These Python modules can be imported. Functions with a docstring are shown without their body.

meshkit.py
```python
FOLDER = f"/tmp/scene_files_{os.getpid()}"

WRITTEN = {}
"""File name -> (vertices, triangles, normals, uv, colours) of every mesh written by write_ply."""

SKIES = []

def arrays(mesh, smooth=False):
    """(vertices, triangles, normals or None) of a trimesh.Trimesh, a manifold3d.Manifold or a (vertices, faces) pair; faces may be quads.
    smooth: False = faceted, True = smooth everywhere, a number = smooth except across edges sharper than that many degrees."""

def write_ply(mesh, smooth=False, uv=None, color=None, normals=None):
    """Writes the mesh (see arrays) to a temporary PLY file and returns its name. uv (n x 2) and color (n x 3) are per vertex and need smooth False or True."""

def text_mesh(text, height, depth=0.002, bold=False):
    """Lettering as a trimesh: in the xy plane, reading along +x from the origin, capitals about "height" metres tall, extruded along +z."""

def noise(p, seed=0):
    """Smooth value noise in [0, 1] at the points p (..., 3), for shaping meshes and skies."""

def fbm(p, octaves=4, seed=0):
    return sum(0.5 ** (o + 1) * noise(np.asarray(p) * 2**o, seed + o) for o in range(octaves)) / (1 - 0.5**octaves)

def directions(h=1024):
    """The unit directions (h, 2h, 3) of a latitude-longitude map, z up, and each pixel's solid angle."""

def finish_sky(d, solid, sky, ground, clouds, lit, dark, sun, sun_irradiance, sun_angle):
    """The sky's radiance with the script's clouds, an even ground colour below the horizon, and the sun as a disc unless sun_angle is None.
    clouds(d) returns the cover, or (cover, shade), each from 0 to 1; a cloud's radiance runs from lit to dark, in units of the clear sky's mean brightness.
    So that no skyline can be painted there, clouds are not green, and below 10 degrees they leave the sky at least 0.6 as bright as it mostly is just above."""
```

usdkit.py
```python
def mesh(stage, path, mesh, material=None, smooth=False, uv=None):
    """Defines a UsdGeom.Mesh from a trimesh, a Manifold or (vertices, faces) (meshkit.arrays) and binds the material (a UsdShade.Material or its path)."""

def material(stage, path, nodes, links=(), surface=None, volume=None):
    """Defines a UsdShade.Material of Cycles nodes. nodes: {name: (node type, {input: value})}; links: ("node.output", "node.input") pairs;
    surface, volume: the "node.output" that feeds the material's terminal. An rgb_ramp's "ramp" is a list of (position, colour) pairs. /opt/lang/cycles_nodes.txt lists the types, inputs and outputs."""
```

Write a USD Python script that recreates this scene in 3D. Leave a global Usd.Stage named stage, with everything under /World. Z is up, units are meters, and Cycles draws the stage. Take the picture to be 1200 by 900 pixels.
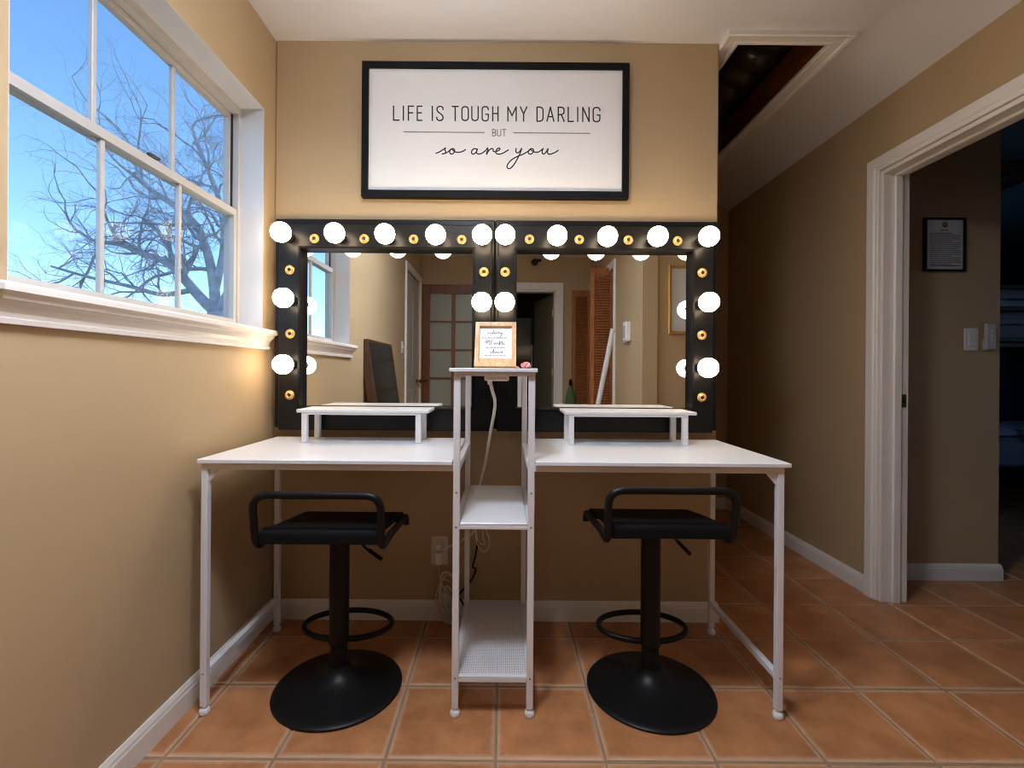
import math, random
import numpy as np, trimesh, usdkit, meshkit
from shapely.geometry import LineString, Polygon, MultiPolygon
from shapely.ops import unary_union
from pxr import Usd, UsdGeom, UsdLux, UsdShade, Gf

stage = Usd.Stage.CreateInMemory()
UsdGeom.SetStageUpAxis(stage, UsdGeom.Tokens.z)
UsdGeom.SetStageMetersPerUnit(stage, 1.0)
UsdGeom.Xform.Define(stage, '/World')
UsdGeom.Scope.Define(stage, '/World/Looks')
random.seed(7)
rng = np.random.default_rng(7)

# ------------------------------------------------------------------ camera, sky, exposure
F, CX, CY, ROLL, EYE = 566.0, 589.0, 437.0, 0.0075, 1.04
cam = UsdGeom.Camera.Define(stage, '/World/camera')
cam.CreateHorizontalApertureAttr(36.0)
cam.CreateVerticalApertureAttr(27.0)
cam.CreateFocalLengthAttr(36.0 * F / 1200)
cam.CreateHorizontalApertureOffsetAttr(36.0 * (600 - CX) / 1200)
cam.CreateVerticalApertureOffsetAttr(36.0 * (CY - 450) / 1200)
_x = UsdGeom.Xformable(cam)
_x.AddTranslateOp().Set(Gf.Vec3d(0, 0, EYE))
_x.AddRotateXOp().Set(90)
_x.AddRotateZOp().Set(math.degrees(ROLL))
cam.CreateExposureAttr(0.0)

SKY_STRENGTH = 0.165
BULB = (19.0, 14.6, 10.0)
UNSEEN_LAMP = (190.0, 209.0, 243.0)  # unseen pendant, out of view, lights the ceiling and desks
UNSEEN_FLUSH = (60.0, 66.0, 77.0)  # unseen flush lamp, out of view, lights front faces and floor
UNSEEN_FLUSH_AT = (-0.24, 0.64)
UNSEEN_LAMP_AT = (-0.22, 0.90)
SUN = 6.0


def material(name, nodes, links=(), surface=None):
    return usdkit.material(stage, '/World/Looks/' + name, nodes, links, surface=surface)


sky = UsdLux.DomeLight.Define(stage, '/World/sky')
sky_mat = material('sky', {
    's': ('sky_texture', {'sky_type': 'multiple_scattering', 'sun_disc': False, 'sun_elevation': 0.62, 'sun_rotation': 1.2, 'air_density': 1.0, 'aerosol_density': 0.25, 'ozone_density': 2.6}),
    'b': ('background_shader', {'strength': SKY_STRENGTH})}, [('s.color', 'b.color')], surface='b.background')
UsdShade.MaterialBindingAPI.Apply(sky.GetPrim()).Bind(sky_mat)

sun = UsdLux.DistantLight.Define(stage, '/World/sun')          # shines on the garden from behind the house; none of it enters the room directly
sun.CreateIntensityAttr(SUN)
sun.CreateAngleAttr(0.53)
sun.CreateColorAttr(Gf.Vec3f(1.0, 0.94, 0.85))
_dir = Gf.Vec3d(0.72, -0.45, 0.62).GetNormalized()
_s = UsdGeom.Xformable(sun)
_s.AddTransformOp().Set(Gf.Matrix4d().SetRotate(Gf.Rotation(Gf.Vec3d(0, 0, 1), _dir)))

# ------------------------------------------------------------------ room dimensions (metres; x right, y into the picture, z up)
XL, XE, XR = -0.966, 0.9035, 1.745          # left wall, free end of the back wall, right wall
YB, YH, YR = 2.035, 3.75, -1.82             # back wall, end of the hallway, wall behind the camera
HC = 2.433                                   # ceiling
XC, YC = 1.05, 0.30                          # closet wall, picture wall (both behind the camera's right)
MIRROR_Y = 1.989


def at(u, v, y):
    """The point at depth y that the photograph shows at (u, v): used to read sizes off the picture."""
    dx, dy = u - CX, v - CY
    c, s = math.cos(ROLL), math.sin(ROLL)
    return np.array([(c * dx + s * dy) * y / F, y, EYE - (-s * dx + c * dy) * y / F])


# ------------------------------------------------------------------ scene tree helpers
_used = set()


def unique(parent, name):
    path, k = f'{parent}/{name}', 0
    while path in _used:
        k += 1
        path = f'{parent}/{name}_{k:03d}'
    _used.add(path)
    return path


class Node:
    def __init__(self, path, off):
        self.path, self.off = path, np.asarray(off, float)
        self.prim = stage.GetPrimAtPath(path)


def describe(prim, label=None, cat=None, group=None, kind=None):
    for k, t in (('label', label), ('category', cat), ('group', group), ('kind', kind)):
        if t:
            prim.SetCustomDataByKey(k, t)


def thing(name, label, cat, loc=(0, 0, 0), group=None, kind=None):
    path = unique('/World', name)
    x = UsdGeom.Xform.Define(stage, path)
    x.AddTranslateOp().Set(Gf.Vec3d(*map(float, loc)))
    describe(x.GetPrim(), label, cat, group, kind)
    return Node(path, loc)


def setting(name, loc=(0, 0, 0)):
    return thing(name, None, None, loc, kind='structure')


def part(parent, name, mesh, mat, smooth=False, label=None, kind=None):
    """A mesh given in world coordinates, as a child of a thing or of a part."""
    path = unique(parent.path, name)
    if isinstance(mesh, (list, tuple)) and not isinstance(mesh[0], np.ndarray):
        mesh = trimesh.util.concatenate(mesh)
    mesh = mesh.copy()
    mesh.vertices = np.asarray(mesh.vertices) - parent.off
    usdkit.mesh(stage, path, mesh, mat, smooth=smooth)
    n = Node(path, parent.off)
    describe(n.prim, label, kind=kind)
    return n


def single(name, mesh, mat, label=None, cat=None, group=None, kind=None, smooth=False):
    path = unique('/World', name)
    if isinstance(mesh, (list, tuple)):
        mesh = trimesh.util.concatenate(mesh)
    usdkit.mesh(stage, path, mesh, mat, smooth=smooth)
    n = Node(path, (0, 0, 0))
    describe(n.prim, label, cat, group, kind)
    return n


def struct(name, mesh, mat, smooth=False):
    return single(name, mesh, mat, kind='structure', smooth=smooth)


def copy_of(node, name, delta, label):
    path = unique('/World', name)
    x = UsdGeom.Xform.Define(stage, path)
    x.GetPrim().GetReferences().AddInternalReference(node.path)
    loc = node.off + np.asarray(delta)
    op = UsdGeom.Xformable(x).GetOrderedXformOps()
    (op[0] if op else x.AddTranslateOp()).Set(Gf.Vec3d(*map(float, loc)))
    x.GetPrim().SetCustomDataByKey('label', label)
    x.GetPrim().SetInstanceable(True)
    return path


# ------------------------------------------------------------------ shapes
def box(x0, x1, y0, y1, z0, z1, c=0.0):
    lo, hi = np.minimum([x0, y0, z0], [x1, y1, z1]), np.maximum([x0, y0, z0], [x1, y1, z1])
    if c <= 0:
        m = trimesh.creation.box(hi - lo)
        m.apply_translation((lo + hi) / 2)
        return m
    c = min(c, 0.45 * float((hi - lo).min()))
    p = []
    for sx in (0, 1):
        for sy in (0, 1):
            for sz in (0, 1):
                q = np.where([sx, sy, sz], hi, lo)
                d = np.where([sx, sy, sz], -c, c)
                for k in range(3):
                    e = d.copy()
                    e[k] = 0
                    p.append(q + e)
    return trimesh.convex.convex_hull(np.array(p))


def diff(a, *bs):
    return trimesh.boolean.difference([a, *bs], engine='manifold')


def frames(P, closed=False):
    P = np.asarray(P, float)
    n = len(P)
    t = np.roll(P, -1, 0) - np.roll(P, 1, 0) if closed else np.gradient(P, axis=0)
    t /= np.maximum(np.linalg.norm(t, axis=1, keepdims=True), 1e-12)
    a = np.array([0, 0, 1.0]) if abs(t[0][2]) < 0.9 else np.array([1.0, 0, 0])
    u = np.zeros_like(P)
    u[0] = np.cross(t[0], a)
    u[0] /= np.linalg.norm(u[0])
    for i in range(1, n):
        w = u[i - 1] - t[i] * (u[i - 1] @ t[i])
        u[i] = w / max(np.linalg.norm(w), 1e-12)
    return t, u, np.cross(t, u)


def tube(P, r, n=10, closed=False):
    P = np.asarray(P, float)
    r = np.broadcast_to(np.asarray(r, float), len(P))
    t, u, w = frames(P, closed)
    a = np.linspace(0, 2 * math.pi, n, endpoint=False)
    V = (P[:, None] + r[:, None, None] * (np.cos(a)[None, :, None] * u[:, None] + np.sin(a)[None, :, None] * w[:, None])).reshape(-1, 3)
    f = []
    k = len(P)
    for i in range(k if closed else k - 1):
        j = (i + 1) % k
        for b in range(n):
            c = (b + 1) % n
            f += [[i * n + b, j * n + b, j * n + c], [i * n + b, j * n + c, i * n + c]]
    if not closed:
        V = np.vstack([V, P[0], P[-1]])
        for b in range(n):
            c = (b + 1) % n
            f += [[k * n, b, c], [k * n + 1, (k - 1) * n + c, (k - 1) * n + b]]
    m = trimesh.Trimesh(V, f, process=False)
    if m.volume < 0:
        m.invert()
    return m


def spline(P, k=8, closed=False):
    P = np.asarray(P, float)
    n = len(P)
    out = []
    for i in range(n if closed else n - 1):
        p1, p2 = P[i], P[(i + 1) % n]
        p0 = P[i - 1] if (i > 0 or closed) else 2 * p1 - p2
        p3 = P[(i + 2) % n] if (i + 2 < n or closed) else 2 * p2 - p1
        for t in np.linspace(0, 1, k, endpoint=False):
            out.append(0.5 * (2 * p1 + (p2 - p0) * t + (2 * p0 - 5 * p1 + 4 * p2 - p3) * t * t + (3 * p1 - p0 - 3 * p2 + p3) * t ** 3))
    if not closed:
        out.append(P[-1])
    return np.array(out)


def rounded(P, r, k=6):
    """A polyline with its inner corners rounded."""
    P = [np.asarray(p, float) for p in P]
    out = [P[0]]
    for a, b, c in zip(P, P[1:], P[2:]):
        d1, d2 = (a - b), (c - b)
        q = min(r, 0.48 * np.linalg.norm(d1), 0.48 * np.linalg.norm(d2))
        s, e = b + d1 / np.linalg.norm(d1) * q, b + d2 / np.linalg.norm(d2) * q
        for t in np.linspace(0, 1, k):
            out.append((1 - t) ** 2 * s + 2 * t * (1 - t) * b + t * t * e)
    out.append(P[-1])
    return np.array(out)


def lathe(profile, n=32, at_=(0, 0, 0), axis='z'):
    """profile: (radius, height) pairs; closed at both ends."""
    pr = np.asarray(profile, float)
    a = np.linspace(0, 2 * math.pi, n, endpoint=False)
    k = len(pr)
    V = np.stack([pr[:, 0][:, None] * np.cos(a), pr[:, 0][:, None] * np.sin(a), np.repeat(pr[:, 1][:, None], n, 1)], -1).reshape(-1, 3)
    f = []
    for i in range(k - 1):
        for b in range(n):
            c = (b + 1) % n
            f += [[i * n + b, i * n + c, (i + 1) * n + c], [i * n + b, (i + 1) * n + c, (i + 1) * n + b]]
    V = np.vstack([V, [0, 0, pr[0, 1]], [0, 0, pr[-1, 1]]])
    for b in range(n):
        c = (b + 1) % n
        f += [[k * n, c, b], [k * n + 1, (k - 1) * n + b, (k - 1) * n + c]]
    m = trimesh.Trimesh(V, f, process=False)
    if axis == '-y':   # the profile's height runs towards the camera
        m.vertices = m.vertices[:, [0, 2, 1]] * [1, -1, 1]
    elif axis == 'x':
        m.vertices = m.vertices[:, [2, 0, 1]]
    elif axis == '-x':
        m.vertices = m.vertices[:, [2, 1, 0]] * [-1, 1, 1]
    if m.volume < 0:
        m.invert()
    m.apply_translation(at_)
    return m


def hoop(profile, n=48, at_=(0, 0, 0)):
    """A closed (radius, height) outline turned about the z axis: a ring open in the middle."""
    pr = np.asarray(profile, float)
    a = np.linspace(0, 2 * math.pi, n, endpoint=False)
    k = len(pr)
    V = np.stack([pr[:, 0][:, None] * np.cos(a), pr[:, 0][:, None] * np.sin(a), np.repeat(pr[:, 1][:, None], n, 1)], -1).reshape(-1, 3)
    f = []
    for i in range(k):
        j = (i + 1) % k
        for b in range(n):
            c = (b + 1) % n
            f += [[i * n + b, i * n + c, j * n + c], [i * n + b, j * n + c, j * n + b]]
    m = trimesh.Trimesh(V, f, process=False)
    if m.volume < 0:
        m.invert()
    m.apply_translation(at_)
    return m


def cyl(p0, p1, r, n=16):
    return tube([p0, p1], r, n)


def sweep(profile, path, normal, side=1.0, closed=False):
    """Runs a moulding profile of (u, v) points along a flat path with mitred corners: u to the side of the path, v along the normal."""
    P, nn, pr = np.asarray(path, float), np.asarray(normal, float), np.asarray(profile, float)
    k, n = len(P), len(pr)
    segs = [(P[(i + 1) % k] - P[i]) for i in range(k if closed else k - 1)]
    segs = [s / np.linalg.norm(s) for s in segs]
    sd = [side * np.cross(nn, s) for s in segs]
    V = []
    for i in range(k):
        a = sd[i - 1] if (i > 0 or closed) else sd[0]
        b = sd[i] if i < len(sd) else sd[-1]
        m = (a + b) / (1 + a @ b)
        V.append(P[i] + pr[:, :1] * m + pr[:, 1:] * nn)
    V = np.vstack(V)
    f = []
    for i in range(k if closed else k - 1):
        j = (i + 1) % k
        for b in range(n):
            c = (b + 1) % n
            f += [[i * n + b, j * n + b, j * n + c], [i * n + b, j * n + c, i * n + c]]
    if not closed:
        _, tf = trimesh.creation.triangulate_polygon(Polygon(pr), engine='earcut')
        vv, _ = trimesh.creation.triangulate_polygon(Polygon(pr), engine='earcut')
        idx = [int(np.argmin(((pr - q) ** 2).sum(1))) for q in vv]
        for t in tf:
            t = [idx[q] for q in t]
            f += [[t[0], t[1], t[2]], [(k - 1) * n + t[0], (k - 1) * n + t[2], (k - 1) * n + t[1]]]
    m = trimesh.Trimesh(V, f, process=False)
    trimesh.repair.fix_normals(m)
    return m


def prism(poly, depth, o, ex, ey):
    """Extrudes a shapely polygon; its plane has origin o and axes ex, ey; the depth runs along ex x ey."""
    geoms = poly.geoms if hasattr(poly, 'geoms') else [poly]
    ms = []
    for g in geoms:
        if g.is_empty or g.area < 1e-10:
            continue
        m = trimesh.creation.extrude_polygon(g, depth, engine='earcut')
        ms.append(m)
    m = trimesh.util.concatenate(ms)
    ex, ey = np.asarray(ex, float), np.asarray(ey, float)
    ez = np.cross(ex, ey)
    m.vertices = np.asarray(o, float) + m.vertices[:, :1] * ex + m.vertices[:, 1:2] * ey + m.vertices[:, 2:] * ez
    return m


# ------------------------------------------------------------------ materials
def srgb(r, g, b):
    c = np.array([r, g, b]) / 255.0
    return tuple(np.where(c <= 0.04045, c / 12.92, ((c + 0.055) / 1.055) ** 2.4))


def plain(name, col, rough=0.5, metal=0.0, spec=0.5, bump=0.0, bump_scale=60.0, vary=0.0, vary_scale=4.0, coat=0.0):
    nodes = {'p': ('principled_bsdf', {'base_color': col, 'roughness': rough, 'metallic': metal, 'specular_ior_level': spec, 'coat_weight': coat})}
    links = []
    if vary:
        nodes['g'] = ('geometry', {})
        nodes['nv'] = ('noise_texture', {'scale': vary_scale, 'detail': 4.0})
        lo, hi = tuple(np.array(col) * (1 - vary)), tuple(np.minimum(np.array(col) * (1 + vary), 1))
        nodes['r'] = ('rgb_ramp', {'ramp': [(0.3, lo), (0.7, hi)]})
        links += [('g.position', 'nv.vector'), ('nv.fac', 'r.fac'), ('r.color', 'p.base_color')]
    if bump:
        nodes['gb'] = ('geometry', {})
        nodes['nb'] = ('noise_texture', {'scale': bump_scale, 'detail': 3.0})
        nodes['bu'] = ('bump', {'strength': bump, 'distance': 0.002})
        links += [('gb.position', 'nb.vector'), ('nb.fac', 'bu.height'), ('bu.normal', 'p.normal')]
    return material(name, nodes, links, surface='p.BSDF')


def wood(name, dark, light, rough=0.45, scale=(3.0, 3.0, 0.4), dist=4.0, coat=0.0):
    return material(name, {
        'g': ('geometry', {}), 'm': ('mapping', {'scale': tuple(18 * s for s in scale)}),
        'n': ('noise_texture', {'scale': 1.0, 'detail': 6.0, 'distortion': dist * 0.2}),
        'r': ('rgb_ramp', {'ramp': [(0.3, dark), (0.7, light)]}),
        'b': ('bump', {'strength': 0.15, 'distance': 0.001}),
        'p': ('principled_bsdf', {'roughness': rough, 'coat_weight': coat})},
        [('g.position', 'm.vector'), ('m.vector', 'n.vector'), ('n.fac', 'r.fac'), ('r.color', 'p.base_color'), ('n.fac', 'b.height'), ('b.normal', 'p.normal')], surface='p.BSDF')


def emit(name, col):
    return material(name, {'e': ('emission', {'color': col, 'strength': 1.0})}, surface='e.emission')


WALL_COL = srgb(182, 158, 123)
M_WALL = plain('wall_paint', WALL_COL, 0.62, spec=0.3, bump=0.12, bump_scale=90)
M_CEIL = plain('ceiling_paint', srgb(220, 218, 217), 0.8, spec=0.2, bump=0.1, bump_scale=120)
M_TRIM = plain('trim_paint', srgb(232, 228, 222), 0.38, spec=0.5)
M_JAMB = plain('window_jamb_paint', srgb(208, 210, 214), 0.5)
M_VINYL = plain('window_vinyl', srgb(192, 190, 187), 0.4)
M_DARKGAP = plain('dark_gap', (0.02, 0.02, 0.02), 0.7)  # dark colour drawn for the sash-track gap and the latch hole
M_GLASS = material('window_glass', {
    'lw': ('layer_weight', {'blend': 0.5}), 'pw': ('math', {'math_type': 'power', 'value2': 4.0}), 'f': ('math', {'math_type': 'multiply_add', 'value2': 0.10, 'value3': 0.0012}), 't': ('transparent_bsdf', {'color': (0.97, 0.985, 0.98)}), 'g': ('glossy_bsdf', {'color': (1, 1, 1), 'roughness': 0.02}),
    'x': ('mix_closure', {})}, [('lw.facing', 'pw.value1'), ('pw.value', 'f.value1'), ('f.value', 'x.fac'), ('t.BSDF', 'x.closure1'), ('g.BSDF', 'x.closure2')], surface='x.closure')
M_FRAME = plain('black_mirror_frame', (0.009, 0.009, 0.0095), 0.3, spec=0.24)
M_SILVER = material('mirror_silver', {'p': ('principled_bsdf', {'base_color': (0.86, 0.875, 0.86), 'metallic': 1.0, 'roughness': 0.0})}, surface='p.BSDF')
M_BULB = emit('lit_bulb', BULB)
M_UNSEEN_LAMP = emit('unseen_pendant_glass', UNSEEN_LAMP)
M_UNSEEN_FLUSH = emit('unseen_flush_glass', UNSEEN_FLUSH)
M_BRASS = plain('brass', srgb(240, 194, 126), 0.34, metal=0.55)
M_BRASSD = plain('aged_brass', srgb(150, 112, 60), 0.35, metal=1.0)
M_BLACK = plain('matt_black', (0.008, 0.008, 0.009), 0.55, spec=0.1)
M_BLACKS = plain('satin_black_metal', (0.007, 0.007, 0.0075), 0.4, spec=0.22)
M_BLACKG = plain('gloss_black', (0.006, 0.006, 0.007), 0.12)
M_SEAT = plain('black_leatherette', (0.007, 0.007, 0.008), 0.6, spec=0.1, bump=0.3, bump_scale=500)
M_WHITE = plain('white_powder_coat', srgb(228, 228, 230), 0.4)
M_TOP = plain('white_laminate', srgb(228, 229, 232), 0.32, coat=0.1)
M_FOOT = plain('white_plastic', srgb(236, 236, 234), 0.35)
M_SCREW = plain('grey_screw', srgb(150, 148, 146), 0.5, metal=0.3)
M_PAPER = plain('white_canvas', srgb(232, 232, 232), 0.85, spec=0.1, bump=0.08, bump_scale=700)
M_INK = plain('black_ink', (0.018, 0.018, 0.02), 0.7)
M_INKG = plain('grey_ink', (0.12, 0.12, 0.12), 0.7)
M_PINE = wood('light_pine', srgb(206, 156, 100), srgb(240, 200, 146), 0.5, (4, 4, 1))
M_CABLE_W = plain('white_cable', srgb(225, 222, 214), 0.4)
M_CABLE_C = plain('clear_cable', srgb(222, 214, 196), 0.25, coat=0.4)
M_IVORY = plain('ivory_plate', srgb(228, 220, 206), 0.45)
M_GREYP = plain('grey_plastic', srgb(186, 186, 184), 0.45)
M_PETAL = plain('pink_petal', srgb(236, 160, 160), 0.6)
M_LEAF = plain('green_leaf', srgb(60, 84, 44), 0.6)
M_BROWN = wood('brown_door_wood', srgb(96, 50, 26), srgb(134, 76, 42), 0.4, (3, 3, 0.4))
M_SIDE = wood('mirror_side_wood', srgb(62, 40, 28), srgb(88, 58, 42), 0.45, (3, 3, 0.5))
M_LOUVER = wood('louver_wood', srgb(140, 82, 44), srgb(184, 118, 70), 0.45, (3, 3, 0.5))
M_WALNUT = wood('dark_walnut', srgb(44, 18, 8), srgb(92, 42, 16), 0.35, (1, 1, 3))
M_REDWOOD = wood('hatch_board', srgb(86, 44, 20), srgb(128, 70, 34), 0.4, (3, 0.4, 3))
M_DUCT = plain('black_plastic_duct', (0.03, 0.022, 0.016), 0.2, spec=0.8)
M_FROST = plain('frosted_pane', srgb(150, 155, 140), 0.35)
M_DOORGREY = plain('grey_white_door', srgb(190, 184, 172), 0.5)
M_OLIVE = plain('olive_grey_door', srgb(120, 114, 92), 0.5)
M_DARKROOM = plain('unlit_room_dark', srgb(70, 66, 52), 0.7)  # darkness of the closet and rear room put into the wall colour
M_GOLD = plain('gold_frame', srgb(206, 168, 104), 0.35, metal=0.8)
M_NAVY = plain('bedroom_blue_paint', srgb(36, 70, 104), 0.7)
M_GREENC = plain('green_cloth', srgb(84, 116, 76), 0.8, bump=0.3, bump_scale=200)
M_BED_A = plain('grey_blue_bedding', srgb(156, 166, 186), 0.85, bump=0.4, bump_scale=60)
M_BED_B = plain('pale_blue_sheet', srgb(190, 206, 232), 0.85)
M_BARK = plain('bark', srgb(178, 172, 176), 0.9, vary=0.25, vary_scale=6)
M_LAWN = plain('dry_lawn', srgb(150, 140, 104), 0.95, vary=0.3, vary_scale=2)
M_ATTIC = plain('attic_boards', srgb(60, 38, 22), 0.8, vary=0.3, vary_scale=7)
M_GROUT = plain('grout', srgb(150, 124, 98), 0.85, vary=0.15, vary_scale=12)
M_EXT = plain('exterior_paint', srgb(190, 186, 178), 0.8)


def tile_material(i, tone, edge=0.62):
    a, b = np.array(srgb(158, 103, 64)) * tone, np.array(srgb(196, 136, 91)) * tone
    return material(f'terracotta_{i}', {
        'tc': ('texture_coordinate', {}), 'g': ('geometry', {}),
        'sep': ('separate_xyz', {}), 'ax': ('math', {'math_type': 'absolute'}), 'ay': ('math', {'math_type': 'absolute'}),
        'mx': ('math', {'math_type': 'maximum'}),
        'n2': ('noise_texture', {'scale': 34.0, 'detail': 3.0}),
        'wob': ('math', {'math_type': 'multiply_add', 'value2': 0.012, 'value3': -0.006}),
        'add': ('math', {'math_type': 'add'}),
        'mr': ('map_range', {'from_min': 0.131, 'from_max': 0.144, 'to_min': 0.0, 'to_max': edge, 'clamp': True}),
        'n': ('noise_texture', {'scale': 7.0 + i, 'detail': 6.0, 'roughness': 0.6}),
        'r': ('rgb_ramp', {'ramp': [(0.3, tuple(a)), (0.7, tuple(b))]}),
        'mix': ('mix_color', {'b': tuple(np.array(srgb(206, 176, 146)) * tone)}),
        'nb': ('noise_texture', {'scale': 120.0, 'detail': 2.0}), 'bu': ('bump', {'strength': 0.12, 'distance': 0.001}),
        'p': ('principled_bsdf', {'roughness': 0.42, 'specular_ior_level': 0.4})},
        [('tc.object', 'sep.vector'), ('sep.x', 'ax.value1'), ('sep.y', 'ay.value1'), ('ax.value', 'mx.value1'), ('ay.value', 'mx.value2'),
         ('g.position', 'n2.vector'), ('n2.fac', 'wob.value1'), ('mx.value', 'add.value1'), ('wob.value', 'add.value2'), ('add.value', 'mr.value'),
         ('g.position', 'n.vector'), ('n.fac', 'r.fac'), ('r.color', 'mix.a'), ('mr.result', 'mix.fac'), ('mix.result', 'p.base_color'),
         ('g.position', 'nb.vector'), ('nb.fac', 'bu.height'), ('bu.normal', 'p.normal')], surface='p.BSDF')


M_TILES = [tile_material(i, t) for i, t in enumerate((0.93, 1.0, 1.06, 0.97))]
M_TILE_FIELD = tile_material(4, 1.0, 0.0)

# ------------------------------------------------------------------ floor: hand-laid terracotta tiles on a grout bed
floor = setting('floor')
part(floor, 'grout_bed', box(-1.0, 6.3, -1.83, 5.05, -0.06, -0.0032), M_GROUT)
rows = [-1.72, -1.42, -1.12, -0.82, -0.51, -0.21, 0.09, 0.39, 0.69, 0.995, 1.297, 1.604, 1.905, 2.186, 2.471, 2.757, 3.047, 3.33, 3.62, 3.91, 4.2, 4.5, 4.8, 5.09]
cols = [-1.20 + 0.297 * k + 0.0 for k in range(26)]
cols = [c - 0.012 + 0.012 for c in (-0.012 + 0.297 * (k - 4) for k in range(26))]


def tile_mesh(w, d):
    g, c = 0.0045, 0.006
    x, y = w / 2 - g, d / 2 - g
    ring = lambda a, b, z: [(-a, -b, z), (a, -b, z), (a, b, z), (-a, b, z)]
    v = ring(x, y, -0.01) + ring(x, y, -0.0018) + ring(x - c, y - c, 0.0)
    f = [[8, 9, 10], [8, 10, 11]]
    for k in range(2):
        for a in range(4):
            b = (a + 1) % 4
            f += [[4 * k + a, 4 * k + b, 4 * k + 4 + b], [4 * k + a, 4 * k + 4 + b, 4 * k + 4 + a]]
    return trimesh.Trimesh(v, f, process=False)


hidden_tiles = []
for r0, r1 in zip(rows, rows[1:]):
    for c0, c1 in zip(cols, cols[1:]):
        rr1 = r1
        if c0 < XE - 0.15 and r0 < YB:
            rr1 = min(r1, YB - 0.002)
        x, y = (c0 + c1) / 2, (r0 + rr1) / 2
        if c1 < XL or c0 > 6.3:
            continue
        if y > YB and x < XE - 0.15 or (y > 2.6 and 1.86 < x < 2.5):
            continue
        m = tile_mesh(c1 - c0, rr1 - r0)
        vis = y > 0.99 and x < 1.16 * y + 0.3 and (x < 1.9 or y < 2.6 or x < 3.4)
        if vis:
            path = unique(floor.path, 'tile')
            t = usdkit.mesh(stage, path, m, M_TILES[rng.integers(4)])
            UsdGeom.Xformable(t).AddTranslateOp().Set(Gf.Vec3d(x + float(rng.normal(0, .0012)), y + float(rng.normal(0, .0012)), float(rng.normal(0, .0004))))
        else:
            m.apply_translation((x, y, 0))
            hidden_tiles.append(m)
part(floor, 'tile_field', hidden_tiles, M_TILE_FIELD, kind='stuff')

# ------------------------------------------------------------------ walls
WY0, WY1, WZ0, WZ1 = 0.940, 1.942, 1.190, 2.095       # window opening in the left wall
LD0, LD1, LDZ = -1.60, -0.845, 2.075                   # door opening in the left wall, behind the camera
XO = XL - 0.15
struct('wall_left', [box(XO, XL, WY1, YB + 0.1, 0, 2.5), box(XO, XL, LD1, WY0, 0, 2.5), box(XO, XL, WY0, WY1, 0, WZ0), box(XO, XL, WY0, WY1, WZ1, 2.5),
                     box(XO, XL, YR - 0.1, LD0, 0, 2.5), box(XO, XL, LD0, LD1, LDZ, 2.5), box(XO, XL - 0.09, LD0, LD1, 0, LDZ)], M_WALL)
struct('wall_back', box(XL, XE, YB, YH + 0.15, 0, 2.5, 0.006), M_WALL)
struct('wall_hall_end', box(XE, XR, YH, YH + 0.15, 0, 2.5), M_WALL)
DY0, DY1, DZ = 1.42, 2.235, 1.985                      # doorway in the right wall
XRO = XR + 0.115
struct('wall_right', [box(XR, XRO, DY1, YH + 0.15, 0, 2.5), box(XR, XRO, YC - 0.12, DY0, 0, 2.5), box(XR, XRO, DY0, DY1, DZ, 2.5)], M_WALL)
struct('wall_passage', box(XRO, 2.545, 2.47, 5.0, 0, 2.5, 0.004), M_WALL)
struct('wall_picture', [box(XC, XR, YC - 0.12, YC, 0, 2.5), box(XC, 1.174, YC - 0.01, YC + 0.022, 0, 2.5, 0.004)], M_WALL)
CD0, CD1, CDZ = -1.74, -0.60, 2.045                    # closet opening
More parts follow.
